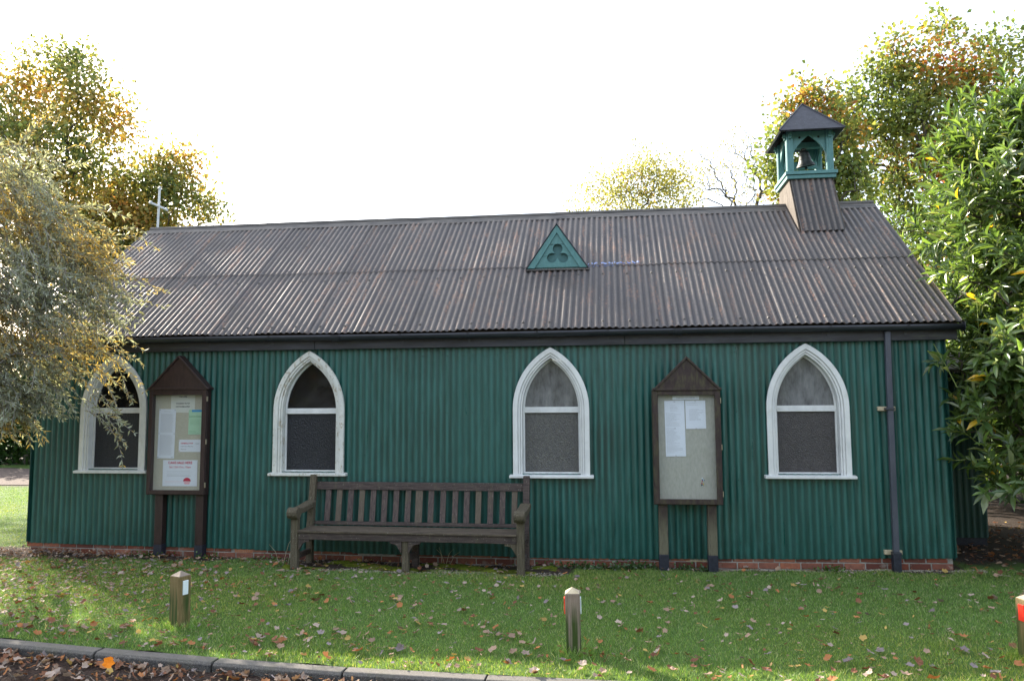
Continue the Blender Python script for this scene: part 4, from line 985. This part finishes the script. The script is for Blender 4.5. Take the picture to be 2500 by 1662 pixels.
tree('maple_tree', 'tall orange and green maple rising behind the willow at the far left', MAPLE1, (-10.8, 13.2, 0), (-10.3, 13, 9.5), 860, 32, .22, .14, P_MAPLE, .24, .0055, group='trees beyond the chapel', yext=.9)
tree('maple_tree', 'lower golden orange maple behind the metal cross and left end of the roof', MAPLE2, (-8.6, 15.2, 0), (-8.2, 15, 7.4), 620, 34, .21, .14, P_MAPLE, .2, .006, group='trees beyond the chapel', yext=.9)
tree('field_maple_tree', 'pale yellow thin-leaved tree behind the middle of the roof ridge', PALE, (8.6, 24.2, 0), (8.6, 24, 8.6), 620, 17, .27, .12, [((.40, .38, .10), .5), ((.30, .32, .10), .3), ((.36, .27, .12), .2)], .14, .0055, group='trees beyond the chapel', bend=.1)
tree('bare_tree', 'nearly bare twiggy tree between the pale tree and the bellcote', BARE, (13.4, 26.2, 0), (13.4, 26, 9.5), 1100, 2, .25, .10, [((.40, .36, .12), .6), ((.3, .3, .12), .4)], .12, .0050, bark='bark', group='trees beyond the chapel', bend=.03)
tree('oak_tree', 'green and rusty oak directly behind the bellcote', OAK1, (12.2, 8.8, 0), (12.1, 8.5, 6.2), 330, 30, .14, .105, P_OAK, .18, .007, tmpl=OAK, group='trees beyond the chapel')
tree('oak_tree', 'large green and rusty oak filling the upper right behind the laurel', OAK2, (15.3, 10.3, 0), (15.0, 10, 7), 620, 34, .17, .115, P_OAK, .22, .0065, tmpl=OAK, group='trees beyond the chapel')

# ---- laurels: shoots with whorls of long glossy leaves
def shoots(C_, nper, length, outward, rng_len=(.13, .19)):
    """returns leaf positions, directions, ups, and shoot polylines"""
    P_ = []; D_ = []; U_ = []; S_ = []
    for c, o_ in zip(C_, outward):
        d = o_/np.linalg.norm(o_); l = length*RNG.uniform(.6, 1.9); k = max(4, int(nper*RNG.uniform(.7, 1.3)))
        a = np.cross(d, [.2, .1, 1.]); a /= np.linalg.norm(a); b = np.cross(d, a); ph = RNG.random()*6
        end = c+d*l; S_.append((c-d*l*.6, end))
        for i in range(k):
            t = (i+.5)/k; p = c+d*l*(t*1.1-.1); w = ph+i*2.4; rad_ = a*math.cos(w)+b*math.sin(w)
            dd = rad_*(1.25-.75*t)+d*(.55+.6*t)+np.array([0, 0, -.10+.1*t]); P_.append(p); D_.append(dd); U_.append(d+np.array([0, 0, .6])+RNG.normal(size=3)*.15)
    return np.array(P_), np.array(D_), np.array(U_), S_
LAUREL = [(12.25, 0.2, 5.2, 0.36), (12.05, 0.2, 4.95, 0.33), (11.75, 0.3, 4.85, 0.38), (11.55, 0.6, 4.95, 0.22), (11.74, 0.0, 4.33, 0.6), (11.48, 0.6, 4.52, 0.39), (11.59, 0.2, 3.78, 0.56), (11.44, 0.8, 3.92, 0.3), (11.71, -0.2, 3.14, 0.53), (11.46, 0.2, 3.02, 0.42), (11.5, -0.2, 2.47, 0.44), (11.24, 0.0, 2.27, 0.27), (11.31, -0.1, 1.9, 0.31), (11.58, -0.3, 1.81, 0.43), (11.39, -0.3, 1.38, 0.35), (11.36, -0.4, 0.96, 0.21), (11.57, -0.4, 1.09, 0.34), (10.9, -0.3, 2.14, 0.13), (11.31, 0.2, 2.65, 0.23), (12.16, 0.0, 3.52, 0.91), (12.08, -0.0, 2.17, 0.81), (12.4, 0.2, 4.5, 0.7), (11.26, -0.2, 1.46, 0.18), (11.37, -0.3, 2.33, 0.26), (12.7, .3, 4.0, .95), (12.7, .2, 2.6, 1.0), (12.5, .1, 1.2, .7), (11.5, .6, 4.95, .28), (11.45, .7, 4.6, .28), (13.4, .3, 3.4, 1.2), (13.6, .2, 1.8, 1.1)]
LAURELB = [(12.56, 4.5, 4.32, 0.48), (12.94, 4.2, 3.97, 0.6), (12.59, 4.0, 3.55, 0.4), (13.16, 3.8, 3.24, 0.71), (13.55, 4.5, 4.7, 0.82), (12.74, 3.6, 2.65, 0.51), (13.21, 3.5, 2.33, 0.69), (12.44, 5.0, 4.86, 0.32), (13.28, 3.4, 1.4, 0.61), (13.9, 3.6, 2.2, 1.0), (14, 4, 3.6, 1.1), (13.1, 4.6, 5.0, .6), (12.2, 2, 3.3, .7), (12.9, 1.7, 2.6, .75), (13.3, 1.6, 1.5, .9), (13.8, 2.4, 1.5, 1.), (12.3, 5.6, 1.4, .9), (11.9, 6.3, 2.2, .9), (12.9, 6, 2.8, .9), (13.6, 5.6, 1.4, .9), (14.8, 4.6, 1.4, 1.0)]  # later clumps, largely unseen, added to shade the annex and the ground
P_LAU = [((.13, .205, .062), .3), ((.10, .17, .05), .35), ((.065, .12, .04), .23), ((.23, .28, .13), .12)]
def laurel(label, blobs, base, top, nshoot, nper, leaflen, front=0):
    t = empty('laurel_shrub', base); tag(t, label, 'shrub', 'laurels at the right of the chapel'); inv = np.array(base, float)
    C_ = pts_in(blobs, nshoot, .42)
    B_ = np.array(blobs); w_ = ((C_[:, None]-B_[None, :, :3])**2).sum(2)/B_[None, :, 3]**2; near = B_[w_.argmin(1), :3]
    if front: keep_ = (C_[:, 0] > 11.22) | (C_[:, 2] < 2.4); C_ = C_[keep_]; near = near[keep_]
    ow = (C_-near)*1.2+RNG.normal(size=C_.shape)*.22+np.array([-.18, -.25, .22])
    C_ -= inv
    P_, D_, U_, S_ = shoots(C_, nper, .20, ow)
    L_ = leaflen*RNG.uniform(.75, 1.2, len(P_)); W_ = L_*RNG.uniform(.19, .25, len(P_)); cols = palette(len(P_), P_LAU, None, .2)
    own = RNG.random(len(P_)) < .008; cols[own] = (.55, .35, .03)
    sel = np.zeros(len(P_), bool)
    if front:
        Wp = P_+inv; depth = (Wp-np.array(CAM))@np.array(fw)
        px = (Wp-np.array(CAM))@np.array(rr)/depth
        ok = np.where((px < .66) & ~((Wp[:, 0] < 11.33) & (Wp[:, 1] < .4) & (Wp[:, 2] > 2.3) & (Wp[:, 2] < 3.5)))[0]; sel[ok[np.argsort(depth[ok]-L_[ok]*2)[:front]]] = True
        # each of the nearest leaves is its own object sharing one of four meshes
        TV, TF = LAU; vars_ = []
        for v in range(4):
            V_ = TV*np.array([.25*(1+.08*v), 1, .9])+np.array([[0, 0, -.05*v*b_*b_] for a_, b_, c_ in TV]); vars_.append(rawmesh('leaf', V_, [tuple(int(q) for q in f) for f in TF], True))
        d, s, n_ = basis(D_, U_)
        for i in np.where(sel)[0]:
            o = link('leaf', random.choice(vars_), 'leaf_laurel_o', t)
            mm = Matrix(((s[i, 0], d[i, 0], n_[i, 0], 0), (s[i, 1], d[i, 1], n_[i, 1], 0), (s[i, 2], d[i, 2], n_[i, 2], 0), (0, 0, 0, 1)))
            l = float(L_[i]); o.matrix_local = Matrix.Translation(P_[i]) @ mm @ Matrix.Scale(l, 4); o.color = (*cols[i], 1)
    Wp2 = P_+inv; k = ~sel & ~((Wp2[:, 0] < 11.33) & (Wp2[:, 1] < .4) & (Wp2[:, 2] > 2.3) & (Wp2[:, 2] < 3.5)) if front else ~sel
    scatter('crown', P_[k], D_[k], L_[k], W_[k], cols[k], 'leaf_laurel', t, LAU, U_[k], smooth=True)
    wood('trunk', skeleton(np.zeros(3), np.array(top)-inv, C_[::2], .11, .008, .1), 'bark', t)
    mb = MB()
    for a, b in S_: mb.tube([a, (a+b)/2+np.array([0, 0, .01]), b], [.006, .005, .003], 3)
    me = rawmesh('shoots', mb.V, mb.F); so = link('shoots', me, 'leaf_laurel_stem', t); so['kind'] = 'stuff'
    return t
M['leaf_laurel_stem'] = simple('green_shoot', (.12, .17, .04), (.17, .22, .06), 10, (1, 1, 1), .6, .3, 0)
laurel('big glossy green laurel shrub leaning over the right corner of the chapel', LAUREL, (12.35, .5, 0), (12.2, .3, 3.6), 1500, 11, .195, 300)
laurel('darker laurel shrub in the shade behind the right gable, with clumps added for shade', LAURELB, (14.6, 4.4, 0), (14.2, 4.2, 3.4), 1500, 10, .17)

# ---- willow: drooping twigs with narrow leaves
WIL = [(0.56, -1.0, 3.88, 0.67), (1.22, -1.1, 3.65, 0.56), (1.54, -1.1, 3.17, 0.44), (0.95, -1.3, 2.97, 0.82), (1.38, -1.2, 2.50, 0.36), (0.8, -1.3, 2.1, 0.5), (1.12, -1.2, 2.0, 0.3), (0.31, -1.0, 4.53, 0.53), (-0.34, -1.2, 3.44, 1.18), (1.56, -1.0, 3.56, 0.28), (0.18, -1.4, 2.24, 0.82), (0.8, -1.0, 4.27, 0.29), (.75, -1.2, 1.8, .28), (.5, -1.2, 1.8, .3), (-1.9, -.6, 3.6, 1.5), (-2.6, .6, 3.2, 1.3), (-1.0, -1.2, 2.2, .9)]  # last clumps, out of view, added to shade the left lawn
def willow():
    base = (-1.3, -1.0, 0.); t = empty('willow_tree', base); tag(t, 'silvery green and yellow willow drooping over the left window', 'tree'); inv = np.array(base)
    C_ = np.concatenate([pts_in(WIL[:-3], 2050, .5, .8), pts_in(WIL[-3:], 900, .5)])-inv
    sk = skeleton(np.zeros(3), np.array((.0, -.1, 3.4)), C_[:500:2], .10, .0030, .22); wood('trunk', sk, 'bark_pale', t, 5)
    P_ = []; D_ = []; V = []; mb = MB(); Tip = []
    for c in C_:
        out = c-np.array([.6, -.2, 3.0]); out[2] = 0; out = out/(np.linalg.norm(out)+1e-6)
        d = out*RNG.uniform(.3, 1.1)+np.array([.25, 0, RNG.uniform(-.55, .35)])+RNG.normal(size=3)*.3
        l = RNG.uniform(.28, .6); p = c-d*l*.4; pts = [p.copy()]; st = l/7
        for i in range(7):
            d = d+np.array([0, 0, -.13]); d = d/np.linalg.norm(d)+RNG.normal(size=3)*.05; p = p+d*st; pts.append(p.copy())
            for s_ in range(4):
                side = RNG.normal(size=3); side -= d*(side@d); side /= np.linalg.norm(side)
                P_.append(p-d*st*RNG.random()); D_.append(d*RNG.uniform(.5, 1.1)+side*RNG.uniform(.4, 1.)+np.array([0, 0, -.15]))
        mb.tube(pts[::2]+[pts[-1]], [.0038, .0032, .0026, .002, .0012], 3)
    # long trailing sprays over the window and up against the sky
    for (a, dr) in [((1.45, -1.0, 2.75), (.75, 0, -.35)), ((1.5, -1.0, 2.55), (.6, 0, -.1)), ((1.55, -1.05, 2.2), (.6, .0, -.45)), ((1.5, -1.05, 1.95), (.7, 0, -.45)), ((1.5, -1.1, 1.8), (.55, 0, -.1)), ((1.5, -1.1, 2.95), (.6, 0, .05)), ((1.5, -1, 3.3), (.5, 0, .05)), ((1.4, -1, 3.7), (.6, 0, .1)), ((1.0, -1, 4.1), (.7, 0, .3)), ((.6, -1, 4.6), (.6, 0, .5)), ((.4, -1, 4.9), (.5, 0, .7)), ((.3, -1, 4.4), (.9, 0, .6))]:
        for rep in range(3):
            p = np.array(a)-inv+RNG.normal(size=3)*.05; d = np.array(dr)+RNG.normal(size=3)*.13; d[1] *= .5; pts = [p.copy()]; l = RNG.uniform(.55, .85); st = l/14
            for i in range(14):
                d = d/np.linalg.norm(d)+np.array([0, 0, -.05])+RNG.normal(size=3)*.06; p = p+d/np.linalg.norm(d)*st; pts.append(p.copy())
                for s_ in range(3):
                    side = RNG.normal(size=3); P_.append(p.copy()); D_.append(d*.7+side*.5)
            mb.tube(pts[::3]+[pts[-1]], [.0045, .004, .0032, .0026, .002, .0012][:len(pts[::3])+1], 3)
    P_ = np.array(P_); D_ = np.array(D_); N_ = len(P_); L_ = RNG.uniform(.04, .085, N_)
    pal = [((.52, .36, .09), .22), ((.42, .34, .16), .18), ((.29, .31, .21), .22), ((.36, .40, .33), .26), ((.18, .21, .15), .12)]
    scatter('crown', P_, D_, L_, L_*.24, palette(N_, pal, P_*2.2, .22), 'leaf_willow', t)
    me = rawmesh('twigs', mb.V, mb.F); o = link('twigs', me, 'bark_pale', t); o['kind'] = 'stuff'
willow()

# ---- hedges beyond
def hedge(name, label, bl, n_, leaf, pal):
    P_ = pts_in(bl, n_, .3); D_ = RNG.normal(size=P_.shape)+np.array([0, -.3, .2]); t = empty(name, (bl[0][0], bl[0][1], 0)); tag(t, label, 'hedge')
    inv = np.array([bl[0][0], bl[0][1], 0.]); L_ = leaf*RNG.uniform(.7, 1.2, n_)
    scatter('foliage', P_-inv, D_, L_, L_*.6, palette(n_, pal, P_, .25), 'leaf', t)
    C_ = pts_in(bl, 60, .5)-inv; wood('stems', skeleton(np.zeros(3), np.array([0, 0, 1.]), C_, .08, .015, .1), 'bark', t)
P_DK = [((.03, .07, .015), .4), ((.02, .05, .012), .4), ((.05, .10, .02), .2)]
hedge('hedge', 'dark evergreen hedge beyond the gravel path at the far left', [(x_, 14+.3*math.sin(x_), 1.9+.3*math.sin(x_*2), 2.0) for x_ in np.arange(-26, -3, 1.1)]+[(x_, 13.4, .55, 1.0) for x_ in np.arange(-20, -6, .8)], 42000, .19, P_DK)
hedge('hedge', 'shaded bushes at the far right beneath the oak', [(x_, 8+.3*math.sin(x_), 1.7+.3*math.sin(x_*2), 2.0) for x_ in np.arange(12.6, 26, 1.2)]+[(14.2, 6, 1.2, 1.3), (15.6, 5.2, 1.2, 1.4)], 20000, .18, P_DK)

WB = [(x_+RNG.uniform(-1, 1), -31+RNG.uniform(-3, 3), h_, 3.2) for x_ in np.arange(-40, 60, 3.2) for h_ in (2.2, 5.4, 7.5+2.5*math.sin(x_*.7)+RNG.uniform(-1, 1.5))]
P_ = pts_in(WB, 26000, .4); D_ = RNG.normal(size=P_.shape); tag(scatter('woods', P_, D_, .55, .42, palette(26000, P_OAK, P_, .25), 'leaf', None), 'wooded bank across the road, mirrored in the window panes', kind='stuff')
# ---------------------------------------------------------------- grass
def gz(P_):
    return np.array([G(x_, y_)+.006*math.sin(x_*5.1+y_*3.3)+.004*math.sin(x_*13-y_*11) for x_, y_ in P_])
def fastG(X, Y):
    w = np.interp(X, [g[0] for g in GW], [g[1] for g in GW], left=0, right=0); k = np.clip(-Y/.6, 0, 1); b_ = w*(1-k)-.02*k
    b_ = np.where(Y > 0, w*np.maximum(0, 1-Y), b_); b_ = np.where(Y < -1.2, -.02-.012*np.minimum(1, (-1.2-Y)/2.4), b_); b_ = b_+np.where(Y > 7, np.minimum(.5, (Y-7)*.02), 0)
    return b_+.006*np.sin(X*5.1+Y*3.3)+.004*np.sin(X*13-Y*11)
KX = np.linspace(-20, 20, 400); KY = np.array([KB(q) for q in KX])
def blades(n_, x0, x1, y0, y1, hmin, hmax, wid, keep):
    X = RNG.uniform(x0, x1, n_); Y = RNG.uniform(0, 1, n_); kb = np.maximum(y0, np.interp(X, KX, KY)+.0); Y = kb+(y1-kb)*Y
    sl_ = np.array([soil(a_, b_) for a_, b_ in zip(X, Y)]) if keep else np.zeros(n_)
    k = RNG.random(n_) > sl_*1.1; return X[k], Y[k]
X1, Y1 = blades(250000, -.8, 11.6, -4, .02, 0, 0, 0, True)
X2, Y2 = blades(110000, -8, -.2, -2, 7.6, 0, 0, 0, True)
X3 = []; Y3 = []
for (bx, by) in ((3.742, -2.905), (7.033, -3.235), (10.255, -3.045)):
    a_ = RNG.random(700)*2*PI; r_ = .06+abs(RNG.normal(size=700))*.06; X3.append(bx+np.cos(a_)*r_); Y3.append(by+np.sin(a_)*r_)
X3 = np.concatenate(X3); Y3 = np.concatenate(Y3)
X = np.concatenate([X1, X2, X3]); Y = np.concatenate([Y1, Y2, Y3]); Z = fastG(X, Y); N_ = len(X)
clump = np.sin(X*2.3+Y*1.1)+np.sin(X*5.9-Y*4.7)+np.sin(X*11+Y*9)*.6
H = .015+.009*RNG.random(N_)+.005*clump.clip(0, 2); H[-len(X3):] = RNG.uniform(.03, .085, len(X3)); kbd = Y-np.interp(X, KX, KY); H += np.where(kbd < .5, .012, 0)*RNG.random(N_)
ang = RNG.random(N_)*2*PI; lean = RNG.normal(size=(N_, 2))*.55
b0 = np.stack([X-np.cos(ang)*.0028, Y-np.sin(ang)*.0028, Z-.004], 1); b1 = np.stack([X+np.cos(ang)*.0028, Y+np.sin(ang)*.0028, Z-.004], 1); tp = np.stack([X+lean[:, 0]*H, Y+lean[:, 1]*H, Z+H], 1)
Vg = np.stack([b0, b1, tp], 1).reshape(-1, 3); Fg = np.arange(N_*3).reshape(-1, 3)
pal = [((.145, .265, .068), .38), ((.20, .32, .088), .3), ((.10, .185, .06), .18), ((.38, .40, .24), .14)]
cg = palette(N_, pal, None, .22); yel = np.clip(np.sin(X*.9+2)*np.sin(Y*1.7+X*.4)*.5+.1, 0, .6)[:, None]; cg = cg*(1-yel)+yel*cg*np.array([1.55, 1.15, .8])
cg[-len(X3):] = cg[-len(X3):]*1.25+np.array([.01, .02, 0])
gr = link('grass', npmesh('grass', Vg, Fg, np.repeat(cg, 3, 0)), 'grass'); tag(gr, 'short green grass covering the lawn', 'grass', kind='stuff')

# ---------------------------------------------------------------- fallen leaves
def leafmesh(kind_, seed):
    r_ = random.Random(seed); n_ = 12; V_ = [(0, 0, 0)]
    for i in range(n_):
        a = 2*PI*i/n_
        if kind_ == 'maple': rad_ = .5*(.62+.38*abs(math.cos(a*2.5))) 
        elif kind_ == 'oak': rad_ = .5*(.55+.12*math.cos(a*6)) if i else .55
        else: rad_ = .5*(1 if True else 1)*(.35+.65*abs(math.cos(a))**1.5)
        x_, y_ = rad_*math.cos(a), rad_*math.sin(a)*(.6 if kind_ == 'oak' else .95 if kind_ == 'maple' else .35); rad_ *= r_.uniform(.85, 1.1)
        V_.append((x_, y_, r_.uniform(.02, .16)*(.4+abs(y_)*2)+.25*x_*x_*r_.uniform(.3, 1.4)))
    F_ = [(0, i+1, (i+1) % n_+1) for i in range(n_)]
    # stalk
    V_ += [(-.5, .01, .04), (-.85, .0, .1), (-.5, -.012, .04)]; F_.append((n_+1, n_+2, n_+3))
    return np.array(V_), np.array(F_)
LM = [leafmesh(k_, i) for i, k_ in enumerate(['maple', 'maple', 'oak', 'oak', 'narrow', 'maple', 'oak', 'narrow'])]
LME = [rawmesh('fallen_leaf', V_, [tuple(int(q) for q in f) for f in F_], False) for V_, F_ in LM]
COLS = {'tan': ((.33, .23, .165), 'pale tan'), 'buff': ((.38, .30, .25), 'pinkish buff'), 'brown': ((.20, .09, .05), 'dark brown'), 'orange': ((.38, .165, .065), 'orange'), 'grey': ((.26, .22, .22), 'greyish'), 'yellow': ((.44, .31, .10), 'yellow')}
CK = list(COLS); CW = np.array([.26, .20, .19, .15, .12, .08])
def lawn_spots(n_):
    out = []
    while len(out) < n_:
        x_ = random.uniform(-.8, 11.5); kb = KB(x_); y_ = kb+(0-kb)*random.random()
        dens = .36+.64*math.exp(-max(0, x_-1.5)/2.6)
        if y_-kb < .9: dens = max(dens, .75)
        dens *= .35+.65*(.5+.5*math.sin(x_*3.7+1.3)*math.sin(y_*5.3+x_))*1.3
        if random.random() < dens: out.append((x_, y_))
    return out
spots = lawn_spots(2900)
def place(spots_, X_=None): return spots_
spots.sort(key=lambda p: (p[1]-CAM.y))
def rotm(): return Euler((random.gauss(0, .3), random.gauss(0, .3), random.uniform(0, 2*PI))).to_matrix()
NI = 290
ctx = {'kerb': 'lying on the grass close to the kerb', 'lawn': 'lying on the front lawn'}
for i, (x_, y_) in enumerate(spots[:NI]):
    ck = CK[int(np.searchsorted(np.cumsum(CW), random.random()).clip(0, 5))]; c = COLS[ck][0]; v = random.uniform(.75, 1.25)
    vi = random.randrange(len(LME)); o = link('fallen_leaf', LME[vi], 'dead', None, (x_, y_, float(fastG(np.array([x_]), np.array([y_]))[0])+.030))
    R_ = rotm(); s_ = random.choice([.045, .055, .07, .085]) * random.uniform(.85, 1.15); o.rotation_euler = R_.to_euler(); o.scale = (s_, s_, s_*random.uniform(.7, 1.6)); o.color = (c[0]*v, c[1]*v, c[2]*v, 1)
    lmk = [((3.742, -2.905), 'the left bollard'), ((7.033, -3.235), 'the middle bollard'), ((10.2, -3.045), 'the right bollard'), ((.5, -1.5), 'the left corner of the chapel'), ((5, -1.3), 'the bench'), ((8.3, -1.2), 'the grey noticeboard'), ((2.1, -1.), 'the left noticeboard'), ((10.6, -1.), 'the downpipe'), ((5.4, -3.3), 'the kerb joint'), ((8.7, -3.2), 'the near grass past midway'), ((1.2, -2.9), 'the kerb at far left')]
    q = min(lmk, key=lambda l: (l[0][0]-x_)**2+(l[0][1]-y_)**2); side = 'left of' if x_ < q[0][0] else 'right of'
    tag(o, f'{"large " if s_ > .08 else "small " if s_ < .05 else ""}{COLS[ck][1]} {["lobed", "lobed", "oval", "oval", "narrow", "lobed", "oval", "narrow"][vi]} leaf on the grass, {side} {q[1]}', 'leaf', 'fallen leaves scattered on the lawn')
def litter(name, label, pts, smin, smax, parent=None, cw=CW, extra_z=.026, flat=.3):
    Vs = []; Fs = []; Cs = []; b_ = 0
    for (x_, y_, z_) in pts:
        V_, F_ = random.choice(LM); s_ = random.uniform(smin, smax); R_ = np.array(Euler((random.gauss(0, flat), random.gauss(0, flat), random.uniform(0, 2*PI))).to_matrix())
        Vs.append((V_*[s_, s_, s_*random.uniform(.6, 1.6)])@R_.T+[x_, y_, z_+extra_z]); Fs.append(F_+b_); b_ += len(V_)
        c = np.array(COLS[CK[int(np.searchsorted(np.cumsum(cw), random.random()).clip(0, 5))]][0])*random.uniform(.7, 1.25); Cs.append(np.tile(c, (len(V_), 1)))
    o = link(name, npmesh(name, np.concatenate(Vs), np.concatenate(Fs), np.concatenate(Cs)), 'dead_a', parent); tag(o, label, kind='stuff'); return o
L2 = [(x_, y_, float(fastG(np.array([x_]), np.array([y_]))[0])) for x_, y_ in spots[NI:]]
litter('leaf_scatter', 'mixed small dead leaves across the lawn nearer the chapel', L2, .035, .075)
sm_ = []
while len(sm_) < 6500:   # small willow leaves, thick at the left
    x_ = random.expovariate(.55)-.9; kb = KB(x_); y_ = kb*random.random()
    if x_ < 7: sm_.append((x_, y_, float(fastG(np.array([x_]), np.array([y_]))[0])))
litter('willow_leaf_litter', 'small curled willow leaves thick on the left part of the lawn', sm_, .02, .048, cw=np.array([.25, .22, .18, .04, .25, .06]))
pts = [(random.gauss(-.2, .8), random.gauss(-.12, .13), .012) for _ in range(900)]
litter('leaf_drift', 'pale drift of dry leaves at the left corner of the plinth', pts, .02, .05, cw=np.array([.35, .35, .1, .03, .15, .02]))
pts = []
while len(pts) < 1050:
    x_ = random.uniform(1.5, 8.5); off = random.expovariate(4.5)
    if off < .55*(1 if x_ > 3.2 else .8): pts.append((x_, KB(x_)-.11-off, -.13+.028*math.exp(-off*4)))
litter('gutter_leaves', 'brown leaves heaped along the road edge of the kerb', pts, .035, .085, cw=np.array([.28, .17, .28, .12, .11, .04]), flat=.45)
pts = [(random.uniform(11.1, 14), random.uniform(-.4, 3.5), .0) for _ in range(900)]
litter('shade_leaves', 'shaded brown leaves under the laurel', pts, .04, .09, cw=np.array([.3, .1, .45, .08, .05, .02]))
# mulch strip on the road under the leaves
V = []; F = []
xs = np.arange(-8, 11, .1)
for i, x_ in enumerate(xs):
    kb = KB(x_)-.102; wv = .46+.05*math.sin(x_*3)+.03*math.sin(x_*11)
    for j in range(5): V.append((x_, kb-wv*j/4, -.131+(.030, .022, .012, .005, -.002)[j]+random.uniform(-.002, .002)))
    if i:
        for j in range(4): a = (i-1)*5+j; F.append((a, a+5, a+6, a+1))
tag(link('leaf_mulch', rawmesh('leaf_mulch', V, F, True), 'mulch'), 'dark rotting mulch along the road edge', kind='stuff')
# twigs in the gutter and lawn
mb = MB()
for _ in range(150):
    x_ = random.uniform(2.5, 8); y_ = KB(x_)-.12-random.random()*.45; a = random.uniform(0, PI); l = random.uniform(.05, .22)
    p = Vector((x_, y_, -.105)); q = p+Vector((math.cos(a)*l, math.sin(a)*l*.6, random.uniform(-.005, .02))); mb.tube([p, (p+q)/2+Vector((0, 0, .008)), q], [.0028, .0022, .0012], 4)
tag(mb.build('twigs', 'bark'), 'thin broken twigs among the gutter leaves', kind='stuff')
# one leaf in the air
fl = link('falling_leaf', LME[0].copy(), None, None, (3.86, -4.0, .04)); fl.data.materials.clear(); fl.data.materials.append(M['dead']); fl.scale = (.09, .09, .09); fl.rotation_euler = (1.2, .3, .7); fl.color = (.9, .28, .02, 1)
tag(fl, 'bright orange leaf falling in mid air over the kerb at lower left', 'leaf')
# weeds along the plinth
def weed(name, label, pts, n_, h, leaf, colr, grp=None):
    P_ = []; D_ = []
    for _ in range(n_):
        x_, y_, s_ = random.choice(pts); x_ += random.gauss(0, s_); y_ += random.gauss(0, .035); z_ = float(fastG(np.array([x_]), np.array([y_]))[0])
        P_.append((x_, y_, z_+abs(random.gauss(0, h)))); D_.append((random.gauss(0, 1), random.gauss(-.4, .8), random.uniform(.1, .8)))
    P_ = np.array(P_); t = scatter(name, P_, np.array(D_), leaf*RNG.uniform(.6, 1.2, n_), leaf*.8, palette(n_, [(colr, 1)], None, .3), 'leaf_laurel', None, OAK, kind='stuff'); tag(t, label)
weed('weeds', 'low ground ivy and weeds along the brick plinth between bench and grey noticeboard', [(6.9, -.09, .22), (7.2, -.1, .18), (7.5, -.1, .16), (7.65, -.08, .12), (8.2, -.1, .12)], 800, .035, .035, (.07, .13, .05))
weed('weeds', 'small weed tuft on the plinth left of the downpipe', [(9.62, -.05, .05), (9.75, -.06, .05)], 70, .03, .035, (.07, .15, .03))
weed('weeds', 'little weeds at the feet of the left noticeboard', [(1.7, -.12, .1), (2.4, -.1, .1), (3.3, -.12, .12)], 220, .03, .03, (.06, .13, .03))
# moss under the bench
V = []; F = []
mx = np.arange(3.6, 6.75, .05); my = np.arange(-.62, -.08, .04)
mh = lambda x_, y_: max(0, math.sin(x_*5.1+y_*9)+math.sin(x_*13.3-y_*21)*.6+math.sin(x_*29+y_*31)*.3+.25)*.018
for x_ in mx:
    for y_ in my: V.append((x_, y_, G(x_, y_)-.004+mh(x_, y_)+.006*math.sin(x_*5.1+y_*3.3)+.004*math.sin(x_*13-y_*11)))
nm = len(my)
for i in range(len(mx)-1):
    for j in range(nm-1): a = i*nm+j; F.append((a, a+nm, a+nm+1, a+1))
M['moss'] = simple('bright_moss', (.05, .065, .01), (.16, .20, .02), 40, (1, 1, 1), .95, .1, 1, .01)
tag(link('moss', rawmesh('moss', V, F, True), 'moss'), 'patchy bright moss on the ground under the bench', kind='stuff')
# pebbles along the wall foot
P_ = []
for _ in range(2600):
    u_ = random.random()
    if u_ < .45: x_, y_ = random.uniform(8.5, 11.3), -abs(random.gauss(0, .05))-.01
    elif u_ < .85: x_, y_ = random.uniform(3.6, 6.8), -.62+random.gauss(0, .05)
    else: x_, y_ = random.uniform(0, 8.5), -abs(random.gauss(0, .06))-.01
    P_.append((x_, y_, float(fastG(np.array([x_]), np.array([y_]))[0])+.004))
P_ = np.array(P_); OCT = (np.array([[-.5, 0, 0], [.5, 0, 0], [0, .5, 0], [0, -.5, 0], [0, 0, .35], [0, 0, -.3]])+[0, 0, 0], np.array([[0, 3, 4], [3, 1, 4], [1, 2, 4], [2, 0, 4]]))
V = np.empty((len(P_), 6, 3)); sz_ = RNG.uniform(.008, .022, (len(P_), 1))
for i, v in enumerate(OCT[0]): V[:, i] = P_+v*sz_*RNG.uniform(.7, 1.3, (len(P_), 3))
tag(link('pebbles', npmesh('pebbles', V.reshape(-1, 3), (OCT[1][None]+(np.arange(len(P_))*6)[:, None, None]).reshape(-1, 3)), 'pebble'), 'pale pebbles along the foot of the wall', kind='stuff')
# dry stalks
mb = MB()
for (x_, y_, h_, dx) in ((3.52, -.35, .36, .17), (3.5, -.4, .22, -.12), (3.6, -.4, .3, .1), (5.35, -.1, .17, -.03), (5.4, -.1, .15, .09), (5.45, -.1, .12, .12), (5.38, -.1, .14, -.09)):
    mb.tube([(x_, y_, -.03), (x_+dx*.4, y_, h_*.6), (x_+dx, y_-.02, h_)], [.003, .0022, .001], 4)
tag(mb.build('dry_stalks', 'cutend'), 'dry bent grass stalks beside the left end of the bench', 'grass stalks', kind='stuff')
